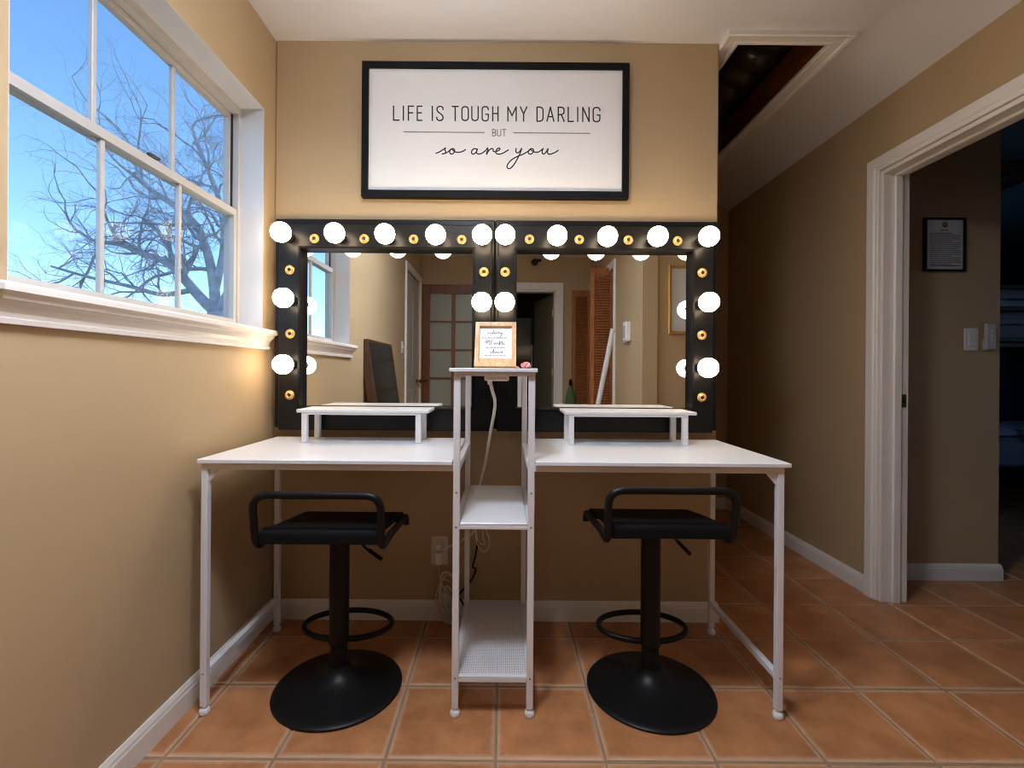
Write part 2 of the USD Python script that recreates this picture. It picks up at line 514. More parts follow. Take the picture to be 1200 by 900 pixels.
struct('wall_closet', [box(XC, XC + 0.12, CD1, YC - 0.12, 0, 2.5), box(XC, XC + 0.12, YR, CD0, 0, 2.5), box(XC, XC + 0.12, CD0, CD1, CDZ, 2.5)], M_WALL)
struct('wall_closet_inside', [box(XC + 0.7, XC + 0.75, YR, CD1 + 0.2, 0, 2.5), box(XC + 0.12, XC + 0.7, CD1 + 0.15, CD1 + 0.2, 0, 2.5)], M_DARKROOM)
RD0, RD1, RDZ = -0.17, 0.632, 2.035                    # doorway in the rear wall
struct('wall_rear', [box(XO, RD0, YR - 0.12, YR, 0, 2.5), box(RD1, XC + 0.75, YR - 0.12, YR, 0, 2.5), box(RD0, RD1, YR - 0.12, YR, RDZ, 2.5)], M_WALL)
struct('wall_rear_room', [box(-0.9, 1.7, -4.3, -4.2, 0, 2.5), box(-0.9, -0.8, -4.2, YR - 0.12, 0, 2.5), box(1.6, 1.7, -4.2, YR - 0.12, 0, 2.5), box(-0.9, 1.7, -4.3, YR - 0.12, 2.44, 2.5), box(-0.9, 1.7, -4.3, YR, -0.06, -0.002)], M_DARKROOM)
struct('wall_bedroom', [box(3.5, 6.3, 5.0, 5.1, 0, 2.5), box(2.545, 2.7, 5.0, 5.1, 0, 2.5), box(2.7, 3.5, 5.0, 5.1, 0, 0.9), box(2.7, 3.5, 5.0, 5.1, 2.0, 2.5), box(XRO, 6.3, YC - 0.22, YC - 0.12, 0, 2.5),
                        box(6.2, 6.3, YC - 0.2, 1.0, 0, 2.5), box(6.2, 6.3, 2.1, 5.1, 0, 2.5), box(6.2, 6.3, 1.0, 2.1, 0, 0.9), box(6.2, 6.3, 1.0, 2.1, 2.05, 2.5)], M_NAVY)  # unseen openings in the far and right walls let daylight into the bedroom

# ceiling: flat over the room, dropping to a lower line along the hallway's right wall; the attic hatch is cut out
HX0, HX1, HY0, HY1 = 0.976, 1.351, 2.023, 3.36
ZR = 2.305                                             # where the sloping strip meets the right wall
XS = 1.455
flat = [box(XO, XC + 0.75, YR - 0.1, YC, HC, 2.52), box(XO, HX0, YC, YB + 0.05, HC, 2.52), box(HX0, XS, YC, HY0, HC, 2.52),
        box(XE - 0.1, HX0, YB + 0.05, YH + 0.1, HC, 2.52), box(HX1, XS, HY0, YH + 0.1, HC, 2.52), box(HX0, HX1, HY1, YH + 0.1, HC, 2.52)]
slope = prism(Polygon([(XS, 2.52)] + [(XS + (XR + .02 - XS) * t, HC - (HC - ZR) * 1.07 * t ** 1.8) for t in np.linspace(0, 1, 15)] + [(XR + .02, 2.52)]), YH + 0.1 - YC, (0, YH + 0.1, 0), (1, 0, 0), (0, 0, 1))
struct('ceiling', flat + [slope], M_CEIL, smooth=25)
struct('ceiling_bedroom', box(XRO - 0.02, 6.3, YC - 0.2, 5.1, HC, 2.52), plain('bedroom_ceiling_paint', srgb(84, 136, 176), 0.8))

# baseboards
BB = [(0, 0), (0, 0.012), (0.058, 0.012), (0.064, 0.010), (0.070, 0.0095), (0.078, 0.006), (0.083, 0.004), (0.083, 0)]


def baseboard(name, path, inward):
    """path on the floor; the profile's height is z, its depth runs to the left (+1) or right (-1) of the path."""
    P = np.asarray([(x, y, 0) for x, y in path], float)
    pr = np.array([(inward * d, h) for h, d in BB])
    return struct(name, sweep(pr, P, (0, 0, 1), 1.0), M_TRIM)


baseboard('baseboard_left', [(XL, LD1 + 0.06), (XL, YB - 0.001)], -1)
baseboard('baseboard_back', [(XL + 0.012, YB), (XE, YB), (XE, YH)], -1)
baseboard('baseboard_hall_end', [(XE + 0.012, YH), (XR - 0.012, YH)], -1)
baseboard('baseboard_right', [(XR, YH), (XR, DY1 + 0.062)], -1)
baseboard('baseboard_passage', [(XRO + 0.001, 2.47), (2.545, 2.47), (2.545, 4.9)], -1)

# ------------------------------------------------------------------ doorway on the right: casing, jamb, stop, strike plate
CAS = [(0.0, 0.0), (0.0, 0.009), (0.004, 0.012), (0.010, 0.012), (0.013, 0.010), (0.017, 0.011), (0.022, 0.0155), (0.027, 0.0165), (0.058, 0.0185), (0.062, 0.017), (0.064, 0.013), (0.064, 0.0)]


def casing(parent, plane, a0, a1, z1, x, nrm, mat=M_TRIM, name='casing', width=0.064):
    """A mitred architrave round three sides of an opening; plane 'x': the wall's plane is x, a runs along y; plane 'y': a runs along x."""
    P = [(a0, 0), (a0, z1), (a1, z1), (a1, 0)]
    P = [(x, a, z) if plane == 'x' else (a, x, z) for a, z in P]
    pr = np.array(CAS) * [width / 0.064, 1]
    n = np.asarray(nrm, float)
    s = np.cross(n, np.array(P[1]) - np.array(P[0]))
    away = np.array(P[0]) - np.array(P[3])
    return part(parent, name, sweep(pr, P, n, 1.0 if s @ away > 0 else -1.0), mat)


d1 = setting('door_1', (XR, DY1, 0))
casing(d1, 'x', DY0 - 0.004, DY1 + 0.004, DZ + 0.004, XR - 0.0, (-1, 0, 0))
casing(d1, 'x', DY0 - 0.004, DY1 + 0.004, DZ + 0.004, XRO, (1, 0, 0))
J = 0.018
part(d1, 'jamb', [box(XR - 0.004, XRO + 0.004, DY1 - J, DY1, 0, DZ, .002), box(XR - 0.004, XRO + 0.004, DY0, DY0 + J, 0, DZ, .002), box(XR - 0.004, XRO + 0.004, DY0 + J, DY1 - J, DZ - J, DZ, .002)], M_TRIM)
sx0, sx1 = XR + 0.045, XR + 0.08
part(d1, 'door_stop', [box(sx0, sx1, DY1 - J - 0.012, DY1 - J, 0, DZ - J, .003), box(sx0, sx1, DY0 + J, DY0 + J + 0.012, 0, DZ - J, .003), box(sx0, sx1, DY0 + J, DY1 - J, DZ - J - 0.012, DZ - J, .003)], M_TRIM)
sp = part(d1, 'strike_plate', [box(XR + 0.086, XR + 0.108, DY1 - J - 0.002, DY1 - J + 0.001, 0.895, 0.955, 0.001)], M_BRASSD)
part(sp, 'latch_hole', box(XR + 0.092, XR + 0.102, DY1 - J - 0.0026, DY1 - J, 0.915, 0.936), M_DARKGAP)

# ------------------------------------------------------------------ attic hatch
trim = setting('trim_1', (1.16, 2.6, HC))
HT = [(0, 0), (0, 0.012), (0.012, 0.014), (0.02, 0.010), (0.05, 0.012), (0.056, 0.02), (0.068, 0.022), (0.073, 0.018), (0.073, 0)]
part(trim, 'hatch_moulding', sweep(HT, [(HX0, HY0, HC), (HX1, HY0, HC), (HX1, HY1, HC), (HX0, HY1, HC)], (0, 0, -1), 1.0 if np.cross((0, 0, -1), (1, 0, 0)) @ np.array([0, -1, 0]) > 0 else -1.0, closed=True), M_TRIM)
hb = setting('trim_2', (1.16, 2.6, HC))
for x0, x1, y0, y1 in ((HX1 - .004, HX1 + .02, HY0 - .004, HY1 + .004), (HX0 - .02, HX0 + .004, HY0 - .004, HY1 + .004), (HX0 + .004, HX1 - .004, HY1 - .004, HY1 + .02), (HX0 + .004, HX1 - .004, HY0 - .02, HY0 + .004)):
    part(hb, 'hatch_board', box(x0, x1, y0, y1, HC + .001, 2.575, .0015), M_REDWOOD)
struct('wall_attic', [box(0.2, 2.2, 1.4, 4.2, 3.5, 3.55), box(0.2, 0.25, 1.4, 4.2, 2.52, 3.5), box(2.15, 2.2, 1.4, 4.2, 2.52, 3.5), box(0.2, 2.2, 1.35, 1.4, 2.52, 3.5), box(0.2, 2.2, 4.2, 4.25, 2.52, 3.5)], M_ATTIC)

# ------------------------------------------------------------------ window
win = setting('window_1', (XL, (WY0 + WY1) / 2, WZ0))
XF = XL - 0.093                                         # room side of the window frame
part(win, 'jamb_liner', [box(XF - 0.05, XL - 0.0005, WY1 - 0.002, WY1 + 0.004, WZ0, WZ1), box(XF - 0.05, XL - 0.0005, WY0 - 0.004, WY0 + 0.002, WZ0, WZ1), box(XF - 0.05, XL - 0.0005, WY0, WY1, WZ1 - 0.002, WZ1 + 0.004)], M_JAMB)
fo = box(XF - 0.055, XF, WY0, WY1, WZ0 + 0.012, WZ1 - 0.002)
part(win, 'window_frame', diff(fo, box(XF - 1, XF + 1, WY0 + 0.018, WY1 - 0.018, WZ0 + 0.035, WZ1 - 0.03)), M_VINYL)
part(win, 'track_dark_strip', [box(XF - 0.030, XF - 0.022, WY1 - 0.024, WY1 - 0.017, 1.66, 2.06), box(XF - 0.030, XF - 0.022, WY0 + 0.017, WY0 + 0.024, 1.66, 2.06)], M_DARKGAP)  # dark strips drawn for the gap beside the upper sash
GY0, GY1 = WY0 + 0.018, WY1 - 0.018


def sash(name, x0, x1, z0, z1, st, top, bot):
    s = part(win, name, diff(box(x0, x1, GY0, GY1, z0, z1, 0.002), box(x0 - 1, x1 + 1, GY0 + st, GY1 - st, z0 + bot, z1 - top)), M_VINYL)
    w = (GY1 - GY0 - 2 * st)
    xm = (x0 + x1) / 2
    edges = [GY0 + st + w * k / 3 for k in range(4)]
    for y in edges[1:3]:
        part(s, 'muntin', box(xm - 0.008, xm + 0.006, y - 0.0072, y + 0.0072, z0 + bot, z1 - top, 0.002), M_VINYL)
    for k in range(3):
        part(s, 'pane', box(xm - 0.006, xm - 0.003, edges[k] + (0.007 if k else 0), edges[k + 1] - (0.007 if k < 2 else 0), z0 + bot, z1 - top), M_GLASS)
    return s


lower = sash('lower_sash', XF - 0.026, XF - 0.004, 1.220, 1.682, 0.020, 0.028, 0.024)
upper = sash('upper_sash', XF - 0.050, XF - 0.028, 1.655, 2.064, 0.018, 0.020, 0.026)
part(win, 'sash_latch', [lathe([(0.012, 0), (0.012, 0.006), (0.006, 0.012)], 14, (XF - 0.014, 1.47, 1.685)), box(XF - 0.02, XF - 0.006, 1.455, 1.50, 1.690, 1.698, .002)], plain('dark_latch', srgb(70, 64, 58), .4))
# stool and apron mouldings below the window, on the room side
st0, st1 = WY0 - 0.05, WY1 + 0.045
part(win, 'window_stool', box(XF, XL - 0.0005, WY0 + 0.001, WY1 - 0.001, WZ0 + 0.0005, WZ0 + 0.016), M_TRIM)
part(win, 'stool_nosing', box(XL, XL + 0.042, st0, st1, WZ0 - 0.006, WZ0 + 0.016, .005), M_TRIM)
AP = [(0, 0), (0, 0.013), (0.010, 0.014), (0.013, 0.010), (0.022, 0.011), (0.034, 0.016), (0.043, 0.026), (0.046, 0.031), (0.052, 0.032), (0.056, 0.036), (0.056, 0)]
pr = np.array([(d, h) for h, d in AP])
ap = sweep(pr, [(XL, st0 + 0.012, WZ0 - 0.062), (XL, st1 - 0.012, WZ0 - 0.062)], (0, 0, 1), -1.0)
if ap.bounds[1][0] < XL + 0.01:
    ap = sweep(pr, [(XL, st0 + 0.012, WZ0 - 0.062), (XL, st1 - 0.012, WZ0 - 0.062)], (0, 0, 1), 1.0)
part(win, 'apron_moulding', ap, M_TRIM)

# ------------------------------------------------------------------ vanity desk: two tops on either side of one shelf tower
LF, LB = 1.466, 1.937          # centre of the front and back legs
TX0, TX1 = -0.137, 0.089       # tower legs
DX0, DX1 = -0.897, 0.843       # outer legs
h = 0.010
desk = thing('vanity_desk', 'white double vanity desk with open shelf tower between its two tops', 'desk', (-0.024, 1.7, 0))


def leg(x, y, ztop, screws=()):
    l = part(desk, 'leg', box(x - h, x + h, y - h, y + h, 0.026, ztop, 0.0015), M_WHITE)
    part(l, 'levelling_foot', lathe([(0.013, 0.0), (0.0155, 0.003), (0.0155, 0.013), (0.012, 0.018), (0.006, 0.019), (0.006, 0.028)], 20, (x, y, 0)), M_FOOT, smooth=40)
    for z in screws:
        part(l, 'screw', lathe([(0.0032, 0), (0.0032, 0.001), (0.0018, 0.0018)], 10, (x, y - h, z), '-y'), M_SCREW)


for x in (TX0, TX1):
    leg(x, LF, 1.030, (0.118, 0.574, 0.678))
    leg(x, LB, 1.030)
leg(DX0, LF, 0.742, (0.125,))
leg(DX0, LB, 0.742)
leg(DX1, LF, 0.742, (0.125,))
leg(DX1, LB, 0.742)


def rail(x0, x1, y0, y1, z0, z1, name='rail'):
    part(desk, name, box(x0, x1, y0, y1, z0, z1, 0.0015), M_WHITE)


for x0, x1 in ((DX0 - h, TX0 - h), (TX1 + h, DX1 + h)):
    rail(x0, x1, LF - h, LF + h, 0.742, 0.762)
    rail(x0, x1, LB - h, LB + h, 0.742, 0.762)
for x in (DX0, DX1):
    rail(x - h, x + h, LF + h, LB - h, 0.742, 0.762)
    rail(x - h, x + h, LF + h, LB - h, 0.114, 0.134, 'side_rail')
for x, s in ((DX0, 1), (DX1, -1)):
    for y in (LF, LB):
        part(desk, 'corner_bracket', prism(Polygon([(0, 0), (s * 0.03, 0), (s * 0.03, -0.004), (s * 0.004, -0.034), (0, -0.034)]).buffer(0), 0.003, (x + s * h, y + 0.0015, 0.742), (1, 0, 0), (0, 0, 1)), M_WHITE)
part(desk, 'desktop', box(-0.913, -0.1485, 1.443, 1.960, 0.762, 0.775, 0.002), M_TOP)
part(desk, 'desktop', box(0.1005, 0.867, 1.443, 1.960, 0.762, 0.775, 0.002), M_TOP)
part(desk, 'tower_top', box(-0.160, 0.105, 1.440, 1.947, 1.042, 1.054, 0.002), M_TOP)
for y in (LF, LB):
    rail(TX0 - h, TX1 + h, y - h, y + h, 1.030, 1.042)
    rail(TX0 + h, TX1 - h, y - h, y + h, 0.567, 0.578)
    rail(TX0 + h, TX1 - h, y - h, y + h, 0.106, 0.122)
for x in (TX0, TX1):
    rail(x - h, x + h, LF + h, LB - h, 1.030, 1.042)
    rail(x - h, x + h, LF + h, LB - h, 0.567, 0.578)
    rail(x - h, x + h, LF + h, LB - h, 0.106, 0.122)
    rail(x - h, x + h, LF + h, LB - h, 0.742, 0.762)
part(desk, 'shelf', box(TX0 + h + .001, TX1 - h - .001, LF - h, LB + h, 0.578, 0.587, 0.002), M_TOP)


def perforated(x0, x1, y0, y1, z0, z1, pitch, rad):
    nx, ny = int((x1 - x0) / pitch), int((y1 - y0) / pitch)
    px, py = (x1 - x0) / nx, (y1 - y0) / ny
    V, Fc = [], []
    a = np.arange(8) * math.pi / 4
    sq = np.array([(1, 0), (1, 1), (0, 1), (-1, 1), (-1, 0), (-1, -1), (0, -1), (1, -1)]) * [px / 2, py / 2]
    ho = np.stack([np.cos(a), np.sin(a)], 1) * rad
    cell = []
    for k in range(8):
        j = (k + 1) % 8
        o, i, o2, i2 = k, 8 + k, 16 + k, 24 + k
        oj, ij, o2j, i2j = j, 8 + j, 16 + j, 24 + j
        cell += [[o, oj, ij], [o, ij, i], [o2, i2j, o2j], [o2, i2, i2j], [i, ij, i2j], [i, i2j, i2]]
    cell = np.array(cell)
    base = np.vstack([np.c_[sq, np.full(8, z1)], np.c_[ho, np.full(8, z1)], np.c_[sq, np.full(8, z0)], np.c_[ho, np.full(8, z0)]])
    for i in range(nx):
        for j in range(ny):
            Fc.append(cell + 32 * len(V))
            V.append(base + [x0 + (i + .5) * px, y0 + (j + .5) * py, 0])
    return trimesh.Trimesh(np.vstack(V), np.vstack(Fc), process=False)


part(desk, 'perforated_shelf', [perforated(TX0 + h, TX1 - h, LF + 0.004, LB + h, 0.122, 0.1235, 0.0066, 0.0021), box(TX0 + h, TX1 - h, LF - h, LF + 0.004, 0.122, 0.1235)], M_WHITE)

# risers
riser = thing('desktop_riser', 'low white riser shelf standing on the left desktop', 'riser', (-0.515, 1.86, 0.775), 'white risers on the desktops')
for x in (-0.735, -0.312):
    for y in (1.800, 1.925):
        part(riser, 'leg', box(x - h, x + h, y - h, y + h, 0.7755, 0.880, 0.0015), M_WHITE)
part(riser, 'shelf', box(-0.762, -0.272, 1.785, 1.942, 0.888, 0.900, 0.002), M_TOP)
part(riser, 'rail', [box(-0.745, -0.302, 1.790, 1.810, 0.880, 0.888), box(-0.745, -0.302, 1.915, 1.935, 0.880, 0.888)], M_WHITE)
copy_of(riser, 'desktop_riser', (0.992, 0, 0), 'low white riser shelf standing on the right desktop')

# ------------------------------------------------------------------ the two lighted mirrors
def mirror(label, x0, x1, ox0, ox1, lit, bare, outlets, step0, step1):
    """outer frame x0..x1, opening ox0..ox1; lit and bare: picture points of the bulbs and of the empty sockets."""
    z0, z1, oz0, oz1 = 0.803, 1.668, 0.897, 1.539
    t = thing('lighted_mirror', label, 'mirror', ((x0 + x1) / 2, YB, z0))
    hole = box(ox0, ox1, 1, 3, oz0, oz1)
    part(t, 'frame_back', diff(box(x0, x1, 1.985, YB - 0.0005, z0 + 0.006, z1, 0.004), hole), M_FRAME)
    part(t, 'frame_front', diff(box(x0 + step0, x1 - step1, 1.955, 1.9865, z0, z1 - 0.03, 0.004), hole), M_FRAME)
    lip = [(0, 0), (0, 0.010), (0.007, 0.012), (0.010, 0.006), (0.010, 0)]
    P = [(ox0, 1.957, oz0), (ox1, 1.957, oz0), (ox1, 1.957, oz1), (ox0, 1.957, oz1)]
    s = np.cross((0, -1, 0), (1, 0, 0))
    part(t, 'inner_lip', sweep([(u - 0.001, v - 0.004) for u, v in lip], P, (0, -1, 0), 1.0 if s[2] < 0 else -1.0, closed=True), M_FRAME)
    part(t, 'mirror_glass', box(ox0 - 0.004, ox1 + 0.004, MIRROR_Y, MIRROR_Y + 0.004, oz0 - 0.004, oz1 + 0.004), M_SILVER)
    for u, v in lit:
        p = at(u, v, 1.875)
        b = trimesh.creation.icosphere(3, 0.0392)
        b.apply_translation(p)
        b = part(t, 'bulb', b, M_BULB, smooth=True)
        part(b, 'bulb_collar', lathe([(0.021, 0), (0.021, 0.012), (0.016, 0.016), (0.0155, 0.035), (0.020, 0.046)], 20, (p[0], 1.955, p[2]), '-y'), M_BLACK, smooth=40)
    for u, v in bare:
        p = at(u, v, 1.95)
        k = part(t, 'lamp_socket', lathe([(0.019, 0), (0.019, 0.003), (0.0165, 0.006), (0.0145, 0.0055), (0.013, 0.009), (0.0095, 0.011), (0.007, 0.008), (0.006, 0.002)], 24, (p[0], 1.955, p[2]), '-y'), M_BRASS, smooth=30)
        part(k, 'socket_hole_disc', lathe([(0.0058, 0.0), (0.0058, 0.0085)], 12, (p[0], 1.955, p[2]), '-y'), plain_dark)  # dark disc drawn for the depth of the socket hole
    for u, v in outlets:
        p = at(u, v, 1.953)
        part(t, 'outlet_cover', box(p[0] - 0.016, p[0] + 0.016, 1.9525, 1.956, p[2] - 0.022, p[2] + 0.022, .002), M_BLACK)
    return t


plain_dark = plain('socket_dark', srgb(60, 20, 8), 0.6)
mirror('black framed vanity mirror with lit globe bulbs, the one beside the window', -0.938, -0.0355, -0.822, -0.124,
       [(329, 272), (392, 273), (451, 274), (510.5, 275), (565, 275), (332, 349), (331.5, 427), (564.5, 354)],
       [(368, 279.3), (426.5, 279.6), (484.5, 280), (541, 280.5), (339, 316), (339.5, 391), (339, 463), (567, 318.5), (566, 393)], [(566, 463)], 0.028, 0.012)
mirror('black framed vanity mirror with lit globe bulbs, the one next to the hallway', -0.0345, 0.881, 0.0535, 0.7675,
       [(592, 275), (653, 276), (712, 277), (771, 277), (831, 277), (591.5, 354), (831, 354), (830, 431)],
       [(620.5, 280), (679, 280.5), (736.5, 281), (794.5, 282), (592, 318.5), (592, 393), (823.5, 319.5), (823, 392.7), (823, 466)], [(590, 463)], 0.012, 0.028)

# ------------------------------------------------------------------ stools
def stool(label, x, y, seat_back, seat_front, bar, lever_dx):
    t = thing('bar_stool', label, 'stool', (x, y, 0), 'black adjustable stools under the vanity desk')
    prof = [(0.195, 0.0), (0.2045, 0.002), (0.205, 0.006), (0.202, 0.010), (0.190, 0.014), (0.16, 0.0195), (0.12, 0.0275), (0.085, 0.037), (0.062, 0.048), (0.047, 0.060), (0.039, 0.071), (0.036, 0.078), (0.031, 0.080)]
    b = part(t, 'base', lathe(prof, 72, (x, y, 0)), M_BLACKS, smooth=35)
    part(t, 'column', lathe([(0.028, 0.075), (0.028, 0.142), (0.0295, 0.146)], 28, (x, y, 0)), M_BLACKS, smooth=40)
    part(t, 'column_sleeve', lathe([(0.029, 0.1455), (0.0315, 0.149), (0.0325, 0.158), (0.0315, 0.166), (0.0315, seat_back - 0.055), (0.029, seat_back - 0.045)], 32, (x, y, 0)), M_BLACKS, smooth=40)
    a = np.linspace(0, 2 * math.pi, 56, endpoint=False)
    ring = np.stack([x + 0.150 * np.cos(a), y + 0.098 + 0.098 * np.sin(a), np.full(56, 0.158)], 1)
    part(t, 'footrest', tube(ring, 0.0094, 12, closed=True), M_BLACKS, smooth=True)
    # seat: a bent shell, turned down at the back and rolled over at the front
    zb, zf = seat_back, seat_front
    top = rounded([(y - 0.180, zb - 0.036), (y - 0.179, zb + 0.001), (y - 0.09, zb - 0.017), (y + 0.02, zb - 0.030), (y + 0.150, zf + 0.004), (y + 0.182, zf - 0.006), (y + 0.186, zf - 0.034)], 0.016, 6)
    line = LineString(top).buffer(0.007, cap_style=2, join_style=1, resolution=4)
    part(t, 'seat', prism(line, 0.344, (x + 0.172, 0, 0), (0, 1, 0), (0, 0, 1)).apply_translation((-0.344, 0, 0)) if False else shift_x(prism(line, 0.344, (0, 0, 0), (0, 1, 0), (0, 0, 1)), x - 0.172), M_SEAT, smooth=30)
    part(t, 'seat_plate', box(x - 0.09, x + 0.09, y - 0.09, y + 0.09, zb - 0.056, zb - 0.040, .004), M_BLACKS)
    w = 0.1825
    zr = zb - 0.046
    fr = [(x - w, y + 0.184, zf - 0.042), (x - w, y + 0.180, zf - 0.012), (x - w, y - 0.10, zr + 0.004), (x - w, y - 0.185, zr - 0.004), (x - w - 0.003, y - 0.205, bar),
          (x + w + 0.003, y - 0.205, bar), (x + w, y - 0.185, zr - 0.004), (x + w, y - 0.10, zr + 0.004), (x + w, y + 0.180, zf - 0.012), (x + w, y + 0.184, zf - 0.042)]
    part(t, 'backrest_frame', tube(rounded(fr, 0.048, 9), 0.0112, 14), M_BLACKS, smooth=40)
    lv = [(x + 0.03, y, zb - 0.062), (x + 0.06, y - 0.004, zb - 0.072), (x + 0.085, y - 0.012, zb - 0.105), (x + lever_dx, y - 0.025, zb - 0.138)]
    l = part(t, 'lever', tube(spline(lv, 6), 0.0042, 8), M_BLACKS, smooth=True)
    e = np.array(lv[-1])
    d = e - np.array(lv[-2])
    d /= np.linalg.norm(d)
    part(l, 'lever_grip', cyl(e - d * 0.05, e + d * 0.004, 0.0062, 12), M_BLACK, smooth=40)


def shift_x(m, dx):
    m.apply_translation((dx, 0, 0))
    return m


stool('black stool with low bar back, at the desk by the window wall', -0.533, 1.593, 0.572, 0.524, 0.684, 0.142)
stool('black stool with low bar back, at the desk half next to the hallway', 0.493, 1.593, 0.596, 0.542, 0.705, 0.118)

# ------------------------------------------------------------------ lettering
def strokes(lines, width, scale=1.0):
    return unary_union([LineString(l).buffer(width / 2, cap_style=1, join_style=1, resolution=4) for l in lines])


GLYPH = {  # strokes in a box one wide and one high, y down
    'L': [[(0, 0), (0, 1), (1, 1)]], 'I': [[(.5, 0), (.5, 1)]], 'F': [[(1, 0), (0, 0), (0, 1)], [(0, .47), (.85, .47)]], 'E': [[(1, 0), (0, 0), (0, 1), (1, 1)], [(0, .47), (.9, .47)]],
    'S': [[(.98, .22), (.93, .08), (.7, 0), (.35, 0), (.08, .1), (.04, .24), (.2, .38), (.8, .6), (.98, .74), (.95, .9), (.7, 1), (.32, 1), (.06, .92), (0, .78)]],
    'T': [[(0, 0), (1, 0)], [(.5, 0), (.5, 1)]], 'O': [[(.5, 0), (.85, .05), (1, .18), (1, .82), (.85, .95), (.5, 1), (.15, .95), (0, .82), (0, .18), (.15, .05), (.5, 0)]],
    'U': [[(0, 0), (0, .82), (.15, .95), (.5, 1), (.85, .95), (1, .82), (1, 0)]],
    'G': [[(1, .22), (.95, .08), (.7, 0), (.3, 0), (.05, .08), (0, .2), (0, .8), (.06, .93), (.3, 1), (.7, 1), (.94, .93), (1, .8), (1, .54), (.6, .54)]],
    'H': [[(0, 0), (0, 1)], [(1, 0), (1, 1)], [(0, .48), (1, .48)]], 'M': [[(0, 1), (0, 0), (.5, .62), (1, 0), (1, 1)]], 'Y': [[(0, 0), (.5, .5), (1, 0)], [(.5, .5), (.5, 1)]],
    'D': [[(0, 0), (0, 1), (.55, 1), (.88, .93), (1, .8), (1, .2), (.88, .07), (.55, 0), (0, 0)]], 'A': [[(0, 1), (.5, 0), (1, 1)], [(.17, .68), (.83, .68)]],
    'R': [[(0, 1), (0, 0), (.6, 0), (.92, .08), (1, .22), (.95, .42), (.6, .52), (0, .52)], [(.55, .52), (1, 1)]], 'N': [[(0, 1), (0, 0), (1, 1), (1, 0)]],
    'B': [[(0, 0), (0, 1), (.6, 1), (1, .88), (1, .62), (.6, .5), (0, .5)], [(.6, .5), (.92, .38), (.92, .12), (.6, 0), (0, 0)]],
}


def caps(text, spans, top, bottom, tilt=0.0, x00=0.0):
    out = []
    for ch, (a, b) in zip(text, spans):
        for l in GLYPH[ch]:
            out.append([(a + (b - a) * gx, top + (bottom - top) * gy + tilt * (a - x00)) for gx, gy in l])
    return out


# ------------------------------------------------------------------ big framed sign above the mirrors
def to_plane(poly, y):
    """A shape drawn in picture units on a board at depth y -> (shape in metres on that board's x and z)."""
    from shapely.ops import transform
    return transform(lambda u, v, z=None: tuple(np.asarray(q) for q in zip(*[(at(a, b, y)[0], at(a, b, y)[2]) for a, b in zip(np.atleast_1d(u), np.atleast_1d(v))])), poly)


sg = thing('framed_sign', 'white sign in thin black frame hung above the mirrors', 'sign', (-0.04, YB, 1.769))
SX0, SX1, SZ0, SZ1 = -0.593, 0.518, 1.768, 2.331
ring = [(0, 0), (0, 0.033), (0.026, 0.033), (0.028, 0.031), (0.028, 0.0)]
P = [(SX0 + .028, YB, SZ0 + .028), (SX1 - .028, YB, SZ0 + .028), (SX1 - .028, YB, SZ1 - .028), (SX0 + .028, YB, SZ1 - .028)]
part(sg, 'frame', sweep(ring, P, (0, -1, 0), 1.0 if np.cross((0, -1, 0), (1, 0, 0))[2] < 0 else -1.0, closed=True), M_BLACK)
part(sg, 'board', box(SX0 + .027, SX1 - .027, 2.012, YB - .001, SZ0 + .027, SZ1 - .027), M_PAPER)
c1 = lambda u: 450 + u / 9.23
c2 = lambda u: 580 + u / 9.23
spans = [(103, 162), (205, 215), (264, 318), (360, 410), (518, 528), (570, 640), (738, 802), (843, 912), (950, 1018), (1062, 1128)]
spans = [(c1(a), c1(b)) for a, b in spans] + [(577.4, 583.6)] + [(c2(a), c2(b)) for a, b in [(140, 230), (275, 345), (455, 520), (563, 637), (685, 748), (793, 848), (890, 900), (950, 1018), (1063, 1135)]]
but = strokes(caps('BUT', [(577.2, 580.8), (582.8, 586.9), (588.8, 592.8)], 151.6, 159.3, 0.006, 577), 0.9)
rules = strokes([[(473.3, 154.6), (567.5, 155.3)], [(601.7, 155.6), (691.3, 156.3)]], 0.95)
s_ = lambda pts: [(500 + a / 7.06, 160 + b / 7.06) for a, b in spline(np.array(pts, float), 8)]
script = [s_([(78, 138), (100, 130), (130, 112), (155, 95), (150, 108), (157, 125), (150, 140), (128, 144), (150, 140), (175, 128), (200, 106), (215, 100), (196, 112), (190, 130), (203, 145), (222, 138), (232, 118), (224, 102), (214, 102), (218, 114), (238, 128), (270, 130), (300, 122), (320, 108)]),
          s_([(418, 106), (395, 100), (375, 116), (372, 138), (388, 145), (408, 130), (420, 104), (412, 130), (422, 143), (447, 142), (477, 125), (500, 100), (504, 94), (506, 108), (499, 128), (496, 148), (508, 124), (525, 106), (543, 99), (550, 106), (552, 122), (575, 124), (600, 112), (606, 99), (592, 97), (576, 113), (573, 136), (594, 146), (625, 140), (655, 124), (675, 111)]),
          s_([(740, 100), (737, 120), (748, 135), (768, 125), (786, 100), (772, 140), (750, 185), (720, 235), (690, 264), (668, 258), (668, 235), (700, 195), (750, 165), (800, 145), (845, 118), (862, 100), (846, 114), (841, 134), (854, 146), (874, 138), (885, 116), (876, 101), (864, 102), (870, 116), (892, 128), (925, 128), (955, 106)]),
          s_([(964, 99), (955, 124), (962, 144), (982, 136), (1004, 102), (999, 128), (1010, 146), (1037, 142), (1065, 130), (1088, 114)])]
script = strokes(script, 1.45)
YS = 2.0118
pieces = []
for ch, span in zip('LIFEISTOUGHMYDARLING', spans):
    pieces.append((strokes(caps(ch, [span], 124.3 + 0.0072 * (span[0] - 461), 140.8 + 0.0072 * (span[0] - 461), 0.0, 0), 1.55), M_INK, 'printed_letter'))
